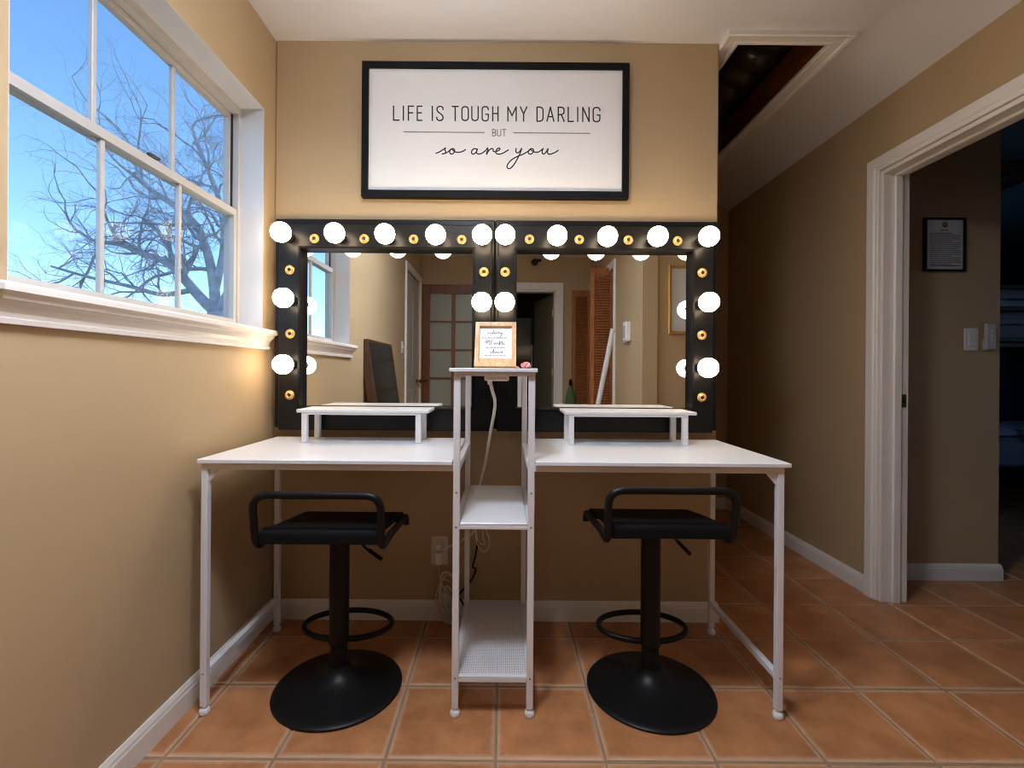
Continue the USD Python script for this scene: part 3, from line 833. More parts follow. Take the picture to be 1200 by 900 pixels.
for shape, mt, nm in pieces + list(((but, M_INKG, 'printed_word'), (rules, M_INKG, 'printed_rule'), (script, M_INK, 'printed_script'))):
    part(sg, nm, prism(to_plane(shape, YS), 0.0006, (0, YS + 0.0004, 0), (1, 0, 0), (0, 0, 1)), mt)

# ------------------------------------------------------------------ small wood-framed sign leaning on top of the tower
ss = thing('tabletop_sign', 'small pine-framed quote sign standing on the shelf tower', 'sign', (-0.02, 1.60, 1.054))
o = np.array([-0.0905, 1.55, 1.0545])
ex = np.array([0.9998, -0.02, 0.0])
ey = np.array([-0.02, 0.36, 0.93])
ey = ey - ex * (ex @ ey)
ey /= np.linalg.norm(ey)
ez = np.cross(ex, ey)
SW, SH = 0.1335, 0.157
sheet = lambda a0, a1, b0, b1: Polygon([(a0, b0), (a1, b0), (a1, b1), (a0, b1)])
frame2 = sheet(0, SW, 0, SH).difference(sheet(0.0135, SW - 0.0135, 0.016, SH - 0.0135))
part(ss, 'frame', prism(frame2, 0.018, o, ex, ey), M_PINE)
part(ss, 'lower_panel', prism(sheet(0.013, SW - 0.013, 0.0155, 0.030), 0.010, o, ex, ey), M_PINE)
part(ss, 'card', prism(sheet(0.013, SW - 0.013, 0.029, SH - 0.013), 0.008, o, ex, ey), plain('white_card', (.92, .92, .93), .7))
m2 = lambda u, v: ((u - 85) / 690 * SW, SH - (v - 85) / 765 * SH)
sl = []
for pts in ([(290, 245), (298, 258), (320, 270), (338, 255), (350, 268), (372, 268), (392, 210), (378, 268), (400, 262), (412, 250), (425, 268), (440, 250), (462, 262), (478, 245), (500, 268), (535, 255), (520, 300), (490, 345), (480, 340)],
            [(245, 430), (265, 400), (290, 388), (275, 440), (310, 400), (325, 392), (318, 440), (345, 462), (355, 400), (380, 385)], [(395, 440), (410, 455), (425, 432), (440, 455), (455, 430), (472, 440), (485, 455), (500, 400), (495, 460), (515, 430), (540, 405), (535, 458), (560, 440), (580, 462)],
            [(335, 600), (352, 588), (360, 606), (380, 590), (402, 540), (390, 605), (410, 590), (425, 605), (440, 588), (455, 606), (470, 590), (490, 606), (505, 588), (530, 602), (548, 575), (545, 606)]):
    sl.append([m2(a, b) for a, b in spline(np.array(pts, float), 6)])
small = strokes(sl, 0.0014)
rngl = random.Random(3)
tiny = []
for y_, a0, a1 in ((345, 195, 625), (513, 265, 580), (652, 250, 610)):
    u = a0
    while u < a1:
        w_ = rngl.uniform(22, 60)
        tiny.append([m2(q, y_ + 6 * math.sin(q * 0.45)) for q in np.linspace(u, min(u + w_, a1), 14)])
        u += w_ + rngl.uniform(8, 20)
tiny = strokes(tiny, 0.0009)
part(ss, 'handwriting', [prism(small, 0.0005, o + ez * 0.0078, ex, ey), prism(tiny, 0.0005, o + ez * 0.0078, ex, ey)], M_INK)
part(ss, 'back_strut', prism(Polygon([(0, 0), (0.04, 0), (0.0, 0.07)]), 0.004, o + ex * (SW / 2) + np.array([0, .075, 0]), np.array([0, 1.0, 0]), np.array([0, 0, 1.0])), M_PINE)

# pink rose beside it
rose = thing('artificial_rose', 'tiny pink artificial rose beside the small sign', 'flower', (0.072, 1.5, 1.054))
for k in range(11):
    a = k * 2.4
    rr = 0.002 + 0.0009 * k
    p = trimesh.creation.icosphere(2, 1.0)
    p.apply_scale([0.0075, 0.0032, 0.0095])
    p.vertices[:, 1] += 32 * p.vertices[:, 0] ** 2
    p.apply_transform(trimesh.transformations.rotation_matrix(-0.35 - 0.05 * k, [1, 0, 0]))
    p.apply_transform(trimesh.transformations.rotation_matrix(a, [0, 0, 1]))
    p.apply_translation((0.0725 + rr * math.cos(a), 1.5 + rr * math.sin(a), 1.0665 - 0.0003 * k))
    part(rose, 'petal', p, M_PETAL, smooth=True)
part(rose, 'calyx', lathe([(0.003, 0), (0.008, 0.003), (0.010, 0.008)], 12, (0.0725, 1.5, 1.054)), M_LEAF, smooth=40)

# ------------------------------------------------------------------ power strip, outlet, cables
ps = thing('power_strip', 'white power strip with hanging cord under the tower top', 'power strip', (-0.024, 1.50, 1.01))
part(ps, 'housing', box(-0.056, 0.020, 1.478, 1.56, 1.015, 1.0415, .004), M_FOOT)
cp = [at(574, 446, 1.52), at(577, 458, 1.54), at(580, 470, 1.58), at(579, 484, 1.64), at(575, 505, 1.74), at(569, 540, 1.90), at(563, 564, 1.966), at(560.5, 582, 1.974), at(556, 620, 1.985), at(540, 634, 2.0), at(520, 643, 2.0)]
part(ps, 'cord', tube(spline(cp, 8), 0.0054, 10), M_CABLE_W, smooth=True)
part(ps, 'cord_collar', lathe([(0.006, 0), (0.009, 0.02), (0.009, 0.026)], 14, tuple(at(574, 447, 1.52) - [0, 0, 0.01])), M_FOOT, smooth=40)
oc = at(515, 645, YB)
wo = thing('wall_outlet', 'ivory wall outlet plate low on the back wall', 'outlet', (oc[0], YB, oc[2] - 0.06))
part(wo, 'cover_plate', box(oc[0] - 0.036, oc[0] + 0.036, YB - 0.005, YB, oc[2] - 0.058, oc[2] + 0.060, .002), M_IVORY)
for dz in (-0.022, 0.022):
    part(wo, 'receptacle', lathe([(0.0165, 0), (0.0165, 0.0065), (0.0155, 0.0075)], 20, (oc[0], YB, oc[2] + dz), '-y'), M_IVORY)
pl = thing('plug', 'round white plug in the upper socket of the wall outlet', 'plug', (oc[0], YB - 0.008, oc[2] + 0.02))
part(pl, 'plug_body', lathe([(0.016, 0.0075), (0.0165, 0.02), (0.012, 0.028)], 20, (oc[0], YB, oc[2] + 0.02), '-y'), M_FOOT, smooth=40)
pa = thing('plug_adapter', 'small white adapter in the lower socket of the wall outlet', 'adapter', (oc[0], YB - 0.008, oc[2] - 0.03))
part(pa, 'adapter_body', box(oc[0] - 0.015, oc[0] + 0.015, YB - 0.036, YB - 0.0075, oc[2] - 0.050, oc[2] + 0.0, .004), M_FOOT)
part(pa, 'thin_cord', tube(spline([(oc[0], YB - 0.02, oc[2] - 0.05), (oc[0] + 0.001, YB - 0.02, oc[2] - 0.09), (oc[0] + 0.012, YB - 0.022, oc[2] - 0.125), (oc[0] + 0.03, YB - 0.03, oc[2] - 0.16)], 6), 0.0016, 8), M_CABLE_C, smooth=True)
# clear fairy-light cable tangle
tc = thing('cable_tangle', 'loose tangle of clear cable by the baseboard under the outlet', 'cable', (-0.2, 1.98, 0))
r2 = np.random.default_rng(5)
for k in range(7):
    c = np.array([-0.218 + 0.010 * r2.normal(), 1.985 + 0.006 * r2.normal(), 0.078 + 0.03 * r2.normal()])
    a = np.linspace(0, 2 * math.pi * 2, 18, endpoint=False)
    A, B = 0.030 + 0.012 * r2.random(), 0.060 + 0.035 * r2.random()
    c[2] = max(c[2], B + 0.004)
    pts = np.stack([c[0] + A * np.cos(a + r2.random()) + 0.004 * r2.normal(size=18), c[1] + 0.010 * np.sin(a * 0.5 + k) + 0.003 * r2.normal(size=18), c[2] + B * np.sin(a) * (0.8 + 0.2 * r2.random(18))], 1)
    pts[:, 2] = np.maximum(pts[:, 2], 0.004)
    pts[:, 1] = np.minimum(pts[:, 1], 2.003)
    part(tc, 'cable_loop', tube(spline(pts, 4), 0.0025, 6), M_CABLE_C, smooth=True)
bc = [at(u, v, 2.013) for u, v in ((560, 634), (557, 652), (554, 664), (557.5, 667), (554, 677), (547, 687), (540, 694), (534, 705), (530, 717), (540, 723), (544, 712), (538, 700))]
single('black_cable', tube(spline(bc, 6), 0.0036, 8), M_BLACK, 'black power cable hanging behind the tower leg near the outlet', 'cable', smooth=True)
wl = [at(557, 619, 1.90), at(558, 634, 1.90), at(564, 645, 1.90), at(570, 645.5, 1.90), at(574, 636, 1.905), at(570, 622, 1.91), at(566, 618, 1.91), at(566, 629, 1.92), at(568, 638, 1.91), at(560, 634, 1.90), at(558, 618, 1.90)]
single('white_cable_loop', tube(spline(wl, 6), 0.0021, 8), M_CABLE_W, 'thin white cable loop hanging below the tower middle shelf', 'cable', smooth=True)

# ------------------------------------------------------------------ passage wall seen through the doorway
YP = 2.47
nt = thing('framed_notice', 'black-framed printed notice on the passage wall', 'notice', tuple(at(1105, 318, YP)))
a, b = at(1081, 256, YP), at(1128.5, 318.5, YP)
NX0, NX1, NZ1, NZ0 = a[0], b[0], a[2], b[2]
part(nt, 'frame', diff(box(NX0, NX1, YP - 0.018, YP, NZ0, NZ1, .001), box(NX0 + .010, NX1 - .010, YP - 1, YP - .006, NZ0 + .009, NZ1 - .009)), M_BLACK)
part(nt, 'paper', box(NX0 + .009, NX1 - .009, YP - 0.009, YP - 0.005, NZ0 + .008, NZ1 - .008), plain('notice_paper', srgb(206, 208, 214), .6))
W_, H_ = NX1 - NX0, NZ1 - NZ0
bars = []
r3 = random.Random(11)
for k in range(22):
    z = NZ1 - H_ * (0.30 + 0.0285 * k)
    bars.append(box(NX0 + W_ * 0.15, NX0 + W_ * (0.90 if k % 5 else r3.uniform(.5, .85)), YP - 0.0094, YP - 0.0088, z, z + 0.0032))
bars.append(box(NX0 + W_ * .28, NX0 + W_ * .72, YP - 0.0094, YP - 0.0088, NZ1 - H_ * .285, NZ1 - H_ * .277))
bars.append(box(NX0 + W_ * .20, NX0 + W_ * .82, YP - 0.0094, YP - 0.0088, NZ1 - H_ * .905, NZ1 - H_ * .895))
part(nt, 'printed_lines', bars, M_INKG)
nb = [box(NX0 + W_ * (.40 + .021 * k), NX0 + W_ * (.414 + .021 * k), YP - 0.0094, YP - 0.0088, NZ1 - H_ * .24, NZ1 - H_ * .213) for k in range(9) if k != 5]
part(nt, 'printed_heading', nb, M_INK)
part(nt, 'emblem', lathe([(0.014, 0.0), (0.014, 0.0006)], 24, (NX0 + W_ * .515, YP - 0.0086, NZ1 - H_ * .125), '-y'), plain('emblem_ink', srgb(60, 58, 30), .5))
part(nt, 'emblem_band', lathe([(0.008, 0.0), (0.008, 0.0009)], 20, (NX0 + W_ * .515, YP - 0.0086, NZ1 - H_ * .12), '-y'), plain('emblem_gold', srgb(150, 140, 90), .5))
a, b = at(1129.3, 384.6, YP), at(1145.5, 411, YP)
sw = thing('light_switch', 'white rocker light switch below the framed notice', 'switch', tuple((a + b) / 2))
part(sw, 'cover_plate', box(a[0], b[0], YP - 0.006, YP, b[2], a[2], .002), M_FOOT)
m_ = (a + b) / 2
part(sw, 'rocker', box(m_[0] - .017, m_[0] + .017, YP - .010, YP - .005, m_[2] - .034, m_[2] + .034, .002), M_FOOT)
a, b = at(1151.5, 379.5, YP), at(1163, 410.5, YP)
fr_ = thing('fan_remote', 'slim grey remote in a holder beside the light switch', 'remote', tuple((a + b) / 2))
part(fr_, 'holder', box(a[0] - .003, b[0] + .003, YP - 0.012, YP, b[2] - .002, b[2] + .055, .003), M_GREYP)
part(fr_, 'remote_body', box(a[0], b[0], YP - 0.022, YP - 0.004, b[2] + .003, a[2], .004), M_GREYP)
m_ = (a + b) / 2
for k in range(3):
    part(fr_, 'button', lathe([(0.005, 0), (0.005, 0.002)], 10, (m_[0], YP - .0215, m_[2] + .03 - .025 * k), '-y'), M_FOOT)

# ------------------------------------------------------------------ bedroom beyond: bunk bed and ceiling fan
BY0, BY1, BX0, BX1 = 3.98, 4.92, 3.55, 5.6
bb = thing('bunk_bed', 'dark metal bunk bed in the blue bedroom', 'bed', ((BX0 + BX1) / 2, 4.45, 0))
for x in (BX0, BX1):
    for y in (BY0, BY1):
        part(bb, 'post', tube([(x, y, 0), (x, y, 1.86)], 0.022, 12), M_BLACKS, smooth=40)
part(bb, 'post', tube([(4.36, BY0, 0.3), (4.36, BY0, 1.35)], 0.028, 12), M_BLACKS, smooth=40)
for z in (0.28, 1.30, 1.345, 1.60, 1.78):
    for y in (BY0, BY1):
        part(bb, 'side_rail', box(BX0, BX1, y - .014, y + .014, z - .018, z + .018, .004), M_BLACKS)
    for x in (BX0, BX1):
        part(bb, 'end_rail', box(x - .014, x + .014, BY0, BY1, z - .018, z + .018, .004), M_BLACKS)
for z in (.262, 1.316):
    part(bb, 'slat_base', box(BX0, BX1, BY0, BY1, z, z + .013), M_BLACK)
part(bb, 'mattress', box(BX0 + .02, BX1 - .02, BY0 + .015, BY1 - .02, .275, .53, .04), M_BED_A)
part(bb, 'mattress', box(BX0 + .02, BX1 - .02, BY0 + .03, BY1 - .02, 1.33, 1.47, .03), M_BED_A)


def puffy(x0, x1, y0, y1, z0, z1, seed, amp=0.02):
    m = box(x0, x1, y0, y1, z0, z1, min(.03, (z1 - z0) * .4))
    m = m.subdivide_to_size(0.09)
    n = meshkit.fbm(np.asarray(m.vertices) * 7, 3, seed) - .5
    m.vertices = m.vertices + np.c_[np.zeros(len(n)), n * amp, n * amp]
    return m


single('blanket', puffy(BX0 + .05, BX1 - .05, BY0 + .045, BY1 - .06, .545, .60, 4, .014), M_BED_B, 'pale blue blanket spread over the lower bunk', 'blanket', smooth=50)
for k, (z0, z1, mm) in enumerate(((1.48, 1.58, M_BED_A), (1.592, 1.68, M_BED_B), (1.692, 1.78, M_BED_A))):
    single('folded_quilt', puffy(4.0, 5.3, BY0 + .03, BY1 - .1, z0, z1, 9 + k, .018), mm, 'folded quilt on the upper bunk, ' + ('lowest', 'middle', 'topmost')[k] + ' of the pile', 'quilt', 'quilts piled on the upper bunk', smooth=50)
fan = thing('ceiling_fan', 'dark ceiling fan in the blue bedroom', 'fan', (3.42, 2.95, HC))
part(fan, 'ceiling_canopy', lathe([(0.07, HC - .03), (0.08, HC - .01), (0.08, HC)], 24, (3.42, 2.95, 0)), M_BLACKS, smooth=40)
part(fan, 'motor', lathe([(0.03, 2.33), (0.10, 2.335), (0.12, 2.36), (0.10, 2.395), (0.05, 2.41)], 28, (3.42, 2.95, 0)), M_BLACKS, smooth=40)
for k in range(5):
    a = k * 2 * math.pi / 5 + 2.75
    m = box(0.10, 0.58, -0.065, 0.065, 2.363, 2.373, .003)
    m.apply_transform(trimesh.transformations.rotation_matrix(0.18, [1, 0, 0], [0, 0, 2.368]))
    m.apply_transform(trimesh.transformations.rotation_matrix(a, [0, 0, 1]))
    m.apply_translation((3.42, 2.95, 0))
    part(fan, 'blade', m, M_WALNUT)

# ------------------------------------------------------------------ attic: ribbed duct and folded ladder above the hatch
P, R = [], []
for y in np.arange(1.9, 3.8, 0.012):
    k = (y % 0.155) / 0.155
    P.append((1.255 - 0.004 * math.sin(y * 2), y, 2.72 + 0.015 * math.sin(y * 5)))
    R.append(0.115 + 0.040 * math.sin(math.pi * k))
single('attic_duct', tube(P, R, 28), M_DUCT, 'black ribbed duct visible up through the attic hatch', 'duct', smooth=45)
al = thing('attic_ladder', 'dark wooden ladder lying folded above the attic hatch', 'ladder', (1.0, 2.7, 2.6))
for x in (0.93, 1.07):
    part(al, 'rail', box(x, x + .022, 1.95, 3.5, 2.58, 2.64, .003), M_WALNUT)
for k in range(8):
    part(al, 'step', box(0.952, 1.07, 2.03 + .18 * k, 2.11 + .18 * k, 2.59, 2.612, .003), M_WALNUT)

# ------------------------------------------------------------------ behind the camera: what the mirrors show
d2 = setting('door_2', (XL, (LD0 + LD1) / 2, 0))
casing(d2, 'x', LD0 - .002, LD1 + .002, LDZ + .002, XL, (1, 0, 0), width=0.066)
part(d2, 'door_leaf', box(XL - .05, XL - .015, LD0 + .004, LD1 - .004, .008, LDZ - .004, .002), M_DOORGREY)
part(d2, 'door_panel', [box(XL - .018, XL - .011, y0, y1, z0, z1, .004) for y0, y1 in ((LD0 + .10, LD0 + .34), (LD1 - .34, LD1 - .10)) for z0, z1 in ((.2, .85), (1.0, 1.9))], M_DOORGREY)
part(d2, 'door_knob', lathe([(0.026, 0), (0.026, 0.006), (0.010, 0.012), (0.010, 0.03), (0.024, 0.04), (0.027, 0.055), (0.018, 0.068)], 20, (XL - .015, LD0 + .07, .94), 'x'), M_BRASSD, smooth=40)
baseboard('baseboard_rear', [(XC, YR), (RD1 + .066, YR)], 1)
d3 = setting('door_3', (-0.58, YR, 0))
FX0, FX1, FY0, FY1, FZ = -0.958, -0.222, YR + .018, YR + .058, 2.085
pan = [(FX0 + .096, -0.615), (-0.565, FX1 - .096)]
zz = [0.30 + .337 * k for k in range(6)]
part(d3, 'stile', box(FX0, FX0 + .09, FY0, FY1, .01, FZ, .003), M_BROWN)
part(d3, 'stile', box(FX1 - .09, FX1, FY0, FY1, .01, FZ, .003), M_BROWN)
part(d3, 'rail', box(FX0 + .09, FX1 - .09, FY0, FY1, .01, .29, .003), M_BROWN)
part(d3, 'rail', box(FX0 + .09, FX1 - .09, FY0, FY1, zz[5] - .008, FZ, .003), M_BROWN)
part(d3, 'muntin', box(-0.612, -0.568, FY0 + .004, FY1 - .002, .29, zz[5], .003), M_BROWN)
for k in range(1, 5):
    part(d3, 'muntin', box(FX0 + .09, FX1 - .09, FY0 + .005, FY1 - .003, zz[k] - .014, zz[k] + .008, .003), M_BROWN)
for x0, x1 in ((FX0 + .088, -0.61), (-0.57, FX1 - .088)):
    for k in range(5):
        part(d3, 'pane', box(x0, x1, FY0 + .016, FY0 + .022, zz[k] - .005, zz[k + 1] - .005), M_FROST)
part(d3, 'door_knob', lathe([(0.026, 0), (0.026, 0.006), (0.010, 0.012), (0.010, 0.03), (0.024, 0.04), (0.027, 0.055), (0.018, 0.068)], 20, (FX0 + .05, 0, .97), '-y').apply_transform(trimesh.transformations.reflection_matrix([0, 0, 0], [0, 1, 0])).apply_translation((0, FY1, 0)), M_BRASSD, smooth=40)
d4 = setting('door_4', ((RD0 + RD1) / 2, YR, 0))
casing(d4, 'y', RD0 - .002, RD1 + .002, RDZ + .002, YR, (0, 1, 0), width=0.09)
part(d4, 'jamb', [box(RD0, RD0 + .018, YR - .13, YR, 0, RDZ), box(RD1 - .018, RD1, YR - .13, YR, 0, RDZ), box(RD0, RD1, YR - .13, YR, RDZ - .018, RDZ)], M_TRIM)
m = box(0, -.74, -.035, 0, .01, RDZ - .025, .003)
m.apply_transform(trimesh.transformations.rotation_matrix(1.33, [0, 0, 1]))
m.apply_translation((RD1 - .03, YR - .14, 0))
part(d4, 'door_leaf', m, M_OLIVE)
for z in (.3, 1.05, 1.78):
    part(d4, 'hinge', tube([(RD1 - .024, YR - .128, z - .045), (RD1 - .024, YR - .128, z + .045)], .008, 8), M_BRASS)
m = cyl((RD1 - .26, YR - .72, .95), (RD1 - .20, YR - .70, .95), .018)
part(d4, 'door_knob', m, M_BRASSD)
fg = thing('refrigerator', 'black refrigerator in the dark room beyond the rear doorway', 'refrigerator', (.1, -3.3, 0))
part(fg, 'body', box(-.25, .50, -3.75, -3.10, .02, 1.86, .01), M_BLACKG)
part(fg, 'door', box(-.25, .50, -3.095, -3.03, .62, 1.85, .012), M_BLACKG)
part(fg, 'door', box(-.25, .50, -3.095, -3.03, .04, .61, .012), M_BLACKG)
part(fg, 'handle', tube([(.42, -3.0, .75), (.42, -3.0, 1.45)], .012, 10), M_GREYP)
# closet with folded louvered doors
d5 = setting('trim_3', (XC, (CD0 + CD1) / 2, 0))
casing(d5, 'x', CD0 - .002, CD1 + .002, CDZ + .002, XC, (-1, 0, 0), width=0.07)


def louver_door(name, x0, x1, y, top):
    d = setting(name, ((x0 + x1) / 2, y, 0))
    s = 0.042
    part(d, 'stile', box(x0, x0 + s, y - .014, y + .014, .015, top, .003), M_LOUVER)
    part(d, 'stile', box(x1 - s, x1, y - .014, y + .014, .015, top, .003), M_LOUVER)
    for z0, z1 in ((.015, .12), (.55, .62), (top - .075, top)):
        part(d, 'rail', box(x0 + s, x1 - s, y - .014, y + .014, z0, z1, .003), M_LOUVER)
    sl = []
    for za, zb in ((.12, .55), (.62, top - .075)):
        for z in np.arange(za + .012, zb - .008, .026):
            b = box(x0 + s - .004, x1 - s + .004, -.017, .017, -.003, .003)
            b.apply_transform(trimesh.transformations.rotation_matrix(-0.75, [1, 0, 0]))
            b.apply_translation((0, y, z))
            sl.append(b)
    part(d, 'louver_slats', sl, M_LOUVER, kind='stuff')


louver_door('door_5', .858, 1.098, -.78, 2.08)
louver_door('door_6', .815, 1.04, -1.73, 2.02)
single('leaning_pole', tube([(.79, -.70, .02), (1.03, -.54, 1.46)], .024, 14), M_FOOT, 'thick white pole leaning in the closet doorway, seen in the mirror', 'pole', smooth=40)
um = thing('green_folded_item', 'narrow green folded item standing against the rear wall by the closet', 'item', (.80, -1.70, 0))  # too small to identify, built as a narrow folded shape
part(um, 'folded_body', lathe([(0.014, .30), (0.038, .45), (0.060, .68), (0.056, .76), (0.038, .84), (0.015, .90)], 16, (.80, -1.70, 0)), M_GREENC, smooth=50)
part(um, 'shaft', cyl((.80, -1.70, 0.0), (.80, -1.70, .31), .007), M_GREYP)
part(um, 'cap', lathe([(0.016, .895), (0.022, .92), (0.018, .955), (0.006, .975)], 12, (.80, -1.70, 0)), M_BLACK, smooth=40)
xx = XC
pk = thing('alarm_keypad', 'grey keypad plate on the closet-side wall, seen in the mirror', 'keypad', (xx, -.16, 1.33))
part(pk, 'plate', box(xx - .012, xx, -.21, -.13, 1.30, 1.49, .003), M_GREYP)
part(pk, 'keys', [box(xx - .015, xx - .011, -.19 + .022 * i, -.176 + .022 * i, 1.32 + .03 * j, 1.338 + .03 * j) for i in range(3) for j in range(4)], M_BLACK, kind='stuff')
ic = thing('intercom', 'white wall box beside the grey keypad, seen in the mirror', 'intercom', (xx, -.03, 1.33))
part(ic, 'housing', box(xx - .042, xx, -.085, .02, 1.31, 1.47, .006), M_FOOT)
part(ic, 'side_panel', box(xx - .045, xx - .041, -.07, .005, 1.34, 1.44, .002), M_GREYP)
pic = thing('framed_picture', 'gold-framed line drawing on the wall behind the camera, seen in the mirror', 'picture', (1.41, YC, 1.345))
PX0, PX1, PZ0, PZ1 = 1.253, 1.66, 1.342, 1.868
P = [(PX0 + .024, YC, PZ0 + .024), (PX1 - .024, YC, PZ0 + .024), (PX1 - .024, YC, PZ1 - .024), (PX0 + .024, YC, PZ1 - .024)]
part(pic, 'frame', sweep([(0, 0), (0, .014), (.004, .02), (.018, .024), (.024, .02), (.024, 0)], P, (0, 1, 0), 1.0 if np.cross((0, 1, 0), (1, 0, 0))[2] < 0 else -1.0, closed=True), M_GOLD)
part(pic, 'drawing_sheet', box(PX0 + .022, PX1 - .022, YC + .001, YC + .008, PZ0 + .022, PZ1 - .022), plain('grey_white_paper', srgb(206, 206, 206), .5))
tw = strokes([spline(np.array([(1.40, 1.62), (1.43, 1.64), (1.45, 1.60), (1.43, 1.52), (1.47, 1.45)]), 6), spline(np.array([(1.45, 1.60), (1.50, 1.66), (1.55, 1.60)]), 6)], .003)
part(pic, 'drawn_line', prism(tw, .0006, (0, YC + .0088, 0), (1, 0, 0), (0, 0, 1)), M_INK)
part(pic, 'drawn_spot', prism(LineString([(1.395, 1.655), (1.415, 1.66)]).buffer(.009), .0007, (0, YC + .0089, 0), (1, 0, 0), (0, 0, 1)), M_INK)
sc = thing('security_camera', 'small black dome camera high on the rear wall', 'camera', (.375, YR, 2.36))
part(sc, 'bracket', box(.35, .45, YR, YR + .03, 2.375, 2.40, .004), M_BLACK)
b = trimesh.creation.icosphere(3, .042)
b.apply_translation((.375, YR + .045, 2.362))
part(sc, 'dome', b, M_BLACKG, smooth=True)
# panel leaning against the left wall beside the camera
lm = thing('floor_mirror', 'black glossy panel with brown wooden sides leaning on the left wall, seen in the mirror', 'floor mirror', (-.85, .27, 0))
th = math.atan2(.185, 1.26)


def lean(m):
    """from upright at the origin (thickness x, width y, height z) to leaning on the left wall."""
    m.apply_transform(trimesh.transformations.rotation_matrix(-th, [0, 1, 0]))
    m.apply_translation((-.765, .265, .008))
    return m


part(lm, 'frame_side', lean(box(-.05, .012, -.365, -.345, 0, 1.275, .002)), M_SIDE)
part(lm, 'frame_side', lean(box(-.05, .012, .345, .365, 0, 1.275, .002)), M_SIDE)
part(lm, 'frame_side', lean(box(-.05, .012, -.345, .345, 1.255, 1.275, .002)), M_SIDE)
part(lm, 'frame_side', lean(box(-.05, .012, -.345, .345, 0, .02, .002)), M_SIDE)
part(lm, 'dark_glass', lean(box(-.03, .0105, -.352, .352, .012, 1.262)), M_BLACKG)
swl = thing('light_switch', 'white light switch on the left wall near the far door, seen in the mirror', 'switch', (XL, -.65, 1.28))
part(swl, 'cover_plate', box(XL, XL + .006, -.69, -.615, 1.22, 1.335, .002), M_FOOT)
part(swl, 'toggle', box(XL + .005, XL + .016, -.657, -.648, 1.268, 1.29, .002), M_FOOT)

# unseen lamps above the view; the pendant is placed to light ceiling and desks
cl = thing('unseen_pendant_lamp', 'unseen drum-shaded pendant lamp above the view, lighting the ceiling and desks', 'lamp', (UNSEEN_LAMP_AT[0], UNSEEN_LAMP_AT[1], HC))
part(cl, 'ceiling_rose', lathe([(0.05, HC - .025), (0.06, HC - .015), (0.06, HC)], 32, (*UNSEEN_LAMP_AT, 0)), M_TRIM, smooth=40)
part(cl, 'lamp_stem', cyl((*UNSEEN_LAMP_AT, 2.13), (*UNSEEN_LAMP_AT, HC - .02), .009), M_BRASSD)
part(cl, 'lamp_shade', hoop([(.165, 1.93), (.168, 1.93), (.188, 2.12), (.185, 2.12)], 56, (*UNSEEN_LAMP_AT, 0)), material('shade_fabric', {
    'd': ('diffuse_bsdf', {'color': srgb(226, 222, 214)}), 't': ('translucent_bsdf', {'color': srgb(226, 222, 214)}), 'x': ('mix_closure', {'fac': 0.3})},
    [('d.BSDF', 'x.closure1'), ('t.BSDF', 'x.closure2')], surface='x.closure'), smooth=40)  # shade keeps direct light of the unseen pendant off the upper walls
part(cl, 'shade_spider', [cyl((UNSEEN_LAMP_AT[0] - .182, UNSEEN_LAMP_AT[1], 2.11), (UNSEEN_LAMP_AT[0] + .182, UNSEEN_LAMP_AT[1], 2.11), .003), cyl((UNSEEN_LAMP_AT[0], UNSEEN_LAMP_AT[1] - .182, 2.11), (UNSEEN_LAMP_AT[0], UNSEEN_LAMP_AT[1] + .182, 2.11), .003)], M_BRASSD)
_g = trimesh.creation.icosphere(3, .06)
_g.apply_translation((*UNSEEN_LAMP_AT, 2.055))
part(cl, 'light_bulb', _g, M_UNSEEN_LAMP, smooth=True)

fl = thing('unseen_ceiling_lamp', 'unseen round flush opal ceiling lamp above the view, lighting the front faces', 'lamp', (UNSEEN_FLUSH_AT[0], UNSEEN_FLUSH_AT[1], HC))  # unseen flush lamp, placed to light front faces and the floor
part(fl, 'lamp_base', lathe([(.205, HC - .035), (.212, HC - .03), (.212, HC)], 48, (*UNSEEN_FLUSH_AT, 0)), M_TRIM, smooth=40)
part(fl, 'opal_glass', lathe([(.05, HC - .046), (.15, HC - .044), (.195, HC - .034)], 48, (*UNSEEN_FLUSH_AT, 0)), M_UNSEEN_FLUSH, smooth=60)

# ------------------------------------------------------------------ outside: lawn and a bare tree
struct('ground_outside', box(-60, 60, -60, 60, -0.5, -0.3), M_LAWN)


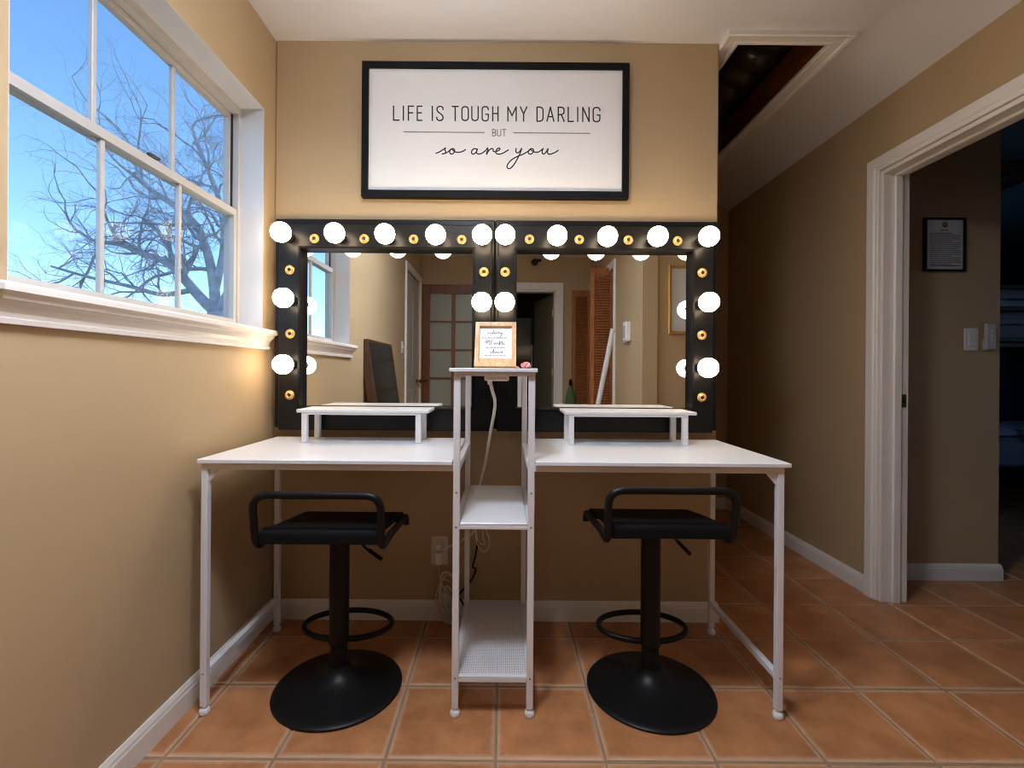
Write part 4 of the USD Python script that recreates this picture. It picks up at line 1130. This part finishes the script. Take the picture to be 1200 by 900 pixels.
def grow(trunks, seed, levels, twig_len, spread):
    """Bare limbs: every branch bends, tapers and forks into thinner ones. Returns (limbs, branches, twigs) as lists of tubes."""
    r = np.random.default_rng(seed)
    out = [[], [], []]

    def branch(p, d, length, rad, level):
        n = 7 if level < 2 else 5
        pts, dirs = [p], []
        step = length / n
        for i in range(n):
            d = d + r.normal(0, 0.20 + 0.03 * level, 3) * [1, .8, 1] + np.array([0, 0, 0.05 - 0.02 * level])
            d /= np.linalg.norm(d)
            dirs.append(d)
            pts.append(pts[-1] + d * step)
        sides = (8, 6, 5, 4, 3, 3)[min(level, 5)]
        out[0 if level == 0 else 1 if level < 3 else 2].append(tube(pts, np.linspace(rad, rad * 0.45, n + 1), sides))
        if level >= levels:
            return
        kids = (5, 5, 4, 4, 3)[min(level, 4)]
        for k in range(kids):
            i = int(r.integers(1, n)) if k else n
            base = pts[i]
            dd = dirs[min(i, n - 1)]
            ax = r.normal(0, 1, 3)
            ax -= dd * (ax @ dd)
            ax /= np.linalg.norm(ax)
            ang = r.uniform(0.45, 1.05) if k else r.uniform(0, .4)
            nd = dd * math.cos(ang) + ax * math.sin(ang) * spread
            nd /= np.linalg.norm(nd)
            branch(base, nd, length * r.uniform(0.5, 0.74), rad * 0.45 * (1.0 - 0.25 * i / n) if k else rad * 0.42, level + 1)

    for pts, r0, r1, kids, ln in trunks:
        P = spline(np.array(pts, float), 5)
        out[0].append(tube(P, np.linspace(r0, r1, len(P)), 10))
        T = np.gradient(P, axis=0)
        T /= np.linalg.norm(T, axis=1, keepdims=True)
        for k in range(kids):
            i = int(len(P) * (0.25 + 0.75 * (k + r.random() * .5) / kids))
            i = min(i, len(P) - 1)
            ax = r.normal(0, 1, 3) * [1, .8, 1] + np.array([-.2, 0, .45])
            ax -= T[i] * (ax @ T[i])
            ax /= np.linalg.norm(ax)
            ang = r.uniform(.5, 1.1)
            branch(P[i], T[i] * math.cos(ang) + ax * math.sin(ang), ln * r.uniform(.7, 1.15), max(r1, np.interp(i, [0, len(P)], [r0, r1]) * .5), 1)
    return out


def tree(name, label, base, lists):
    t = thing(name, label, 'tree', base)
    for m in lists[0]:
        part(t, 'limb', m, M_BARK, smooth=True)
    part(t, 'branches', lists[1], M_BARK, smooth=False, kind='stuff')
    part(t, 'twigs', lists[2], M_BARK, smooth=False, kind='stuff')


YT = 9.0
q = lambda u, v, y=YT: at(u, v, y)
limbs = [([(q(262, 430)[0], YT, -0.35), q(256, 400), q(253, 366)], .19, .15, 0, 1),
         ([q(253, 366), q(236, 350), q(215, 326), q(196, 308), q(170, 298), q(139, 286), q(112, 284)], .105, .03, 12, 1.25),
         ([q(253, 366), q(250, 330), q(243, 296), q(230, 264), q(200, 238), q(176, 222), q(150, 200)], .10, .025, 13, 1.35),
         ([q(252, 340), q(262, 290), q(258, 240), q(240, 190), q(225, 150)], .075, .022, 11, 1.3),
         ([q(254, 366), q(280, 320), q(300, 270), q(310, 210)], .085, .03, 7, 1.4),
         ([q(225, 340), q(190, 345), q(150, 335), q(105, 325), q(60, 312)], .05, .02, 8, 0.9)]
tree('bare_tree', 'leafless spreading tree outside the window', (q(262, 430)[0], YT, -0.3), grow(limbs, 21, 4, .3, 1.0))
sh = []
for k in range(9):
    x = -9.9 + .34 * k
    sh.append(([(x * 1.5, 16.0, -.35), (x * 1.5 + .1, 16.0, 1.0), (x * 1.5 + .05, 15.95, 2.3 + .35 * math.sin(k * 1.7))], .035, .02, 7, .8))
tree('bare_shrub', 'low leafless bush outside the window, left of the tree', (-12.6, 16.0, -.3), grow(sh, 5, 3, .2, 1.0))
rl = [([(-9.5, -3.0, -.35), (-9.4, -3.0, 1.2), (-9.2, -2.9, 2.6), (-9.5, -2.7, 4.0)], .22, .07, 12, 1.6), ([(-9.3, -3, 1.6), (-9.0, -3.8, 2.6), (-9.2, -4.6, 3.5)], .12, .05, 10, 1.4), ([(-9.3, -3, 1.8), (-9.3, -2.0, 2.7), (-9.0, -1.0, 3.3)], .12, .05, 10, 1.4)]
tree('bare_tree', 'leafless tree outside, glimpsed only through the mirrored window', (-9.5, -3.0, -.3), grow(rl, 33, 3, .3, 1.0))
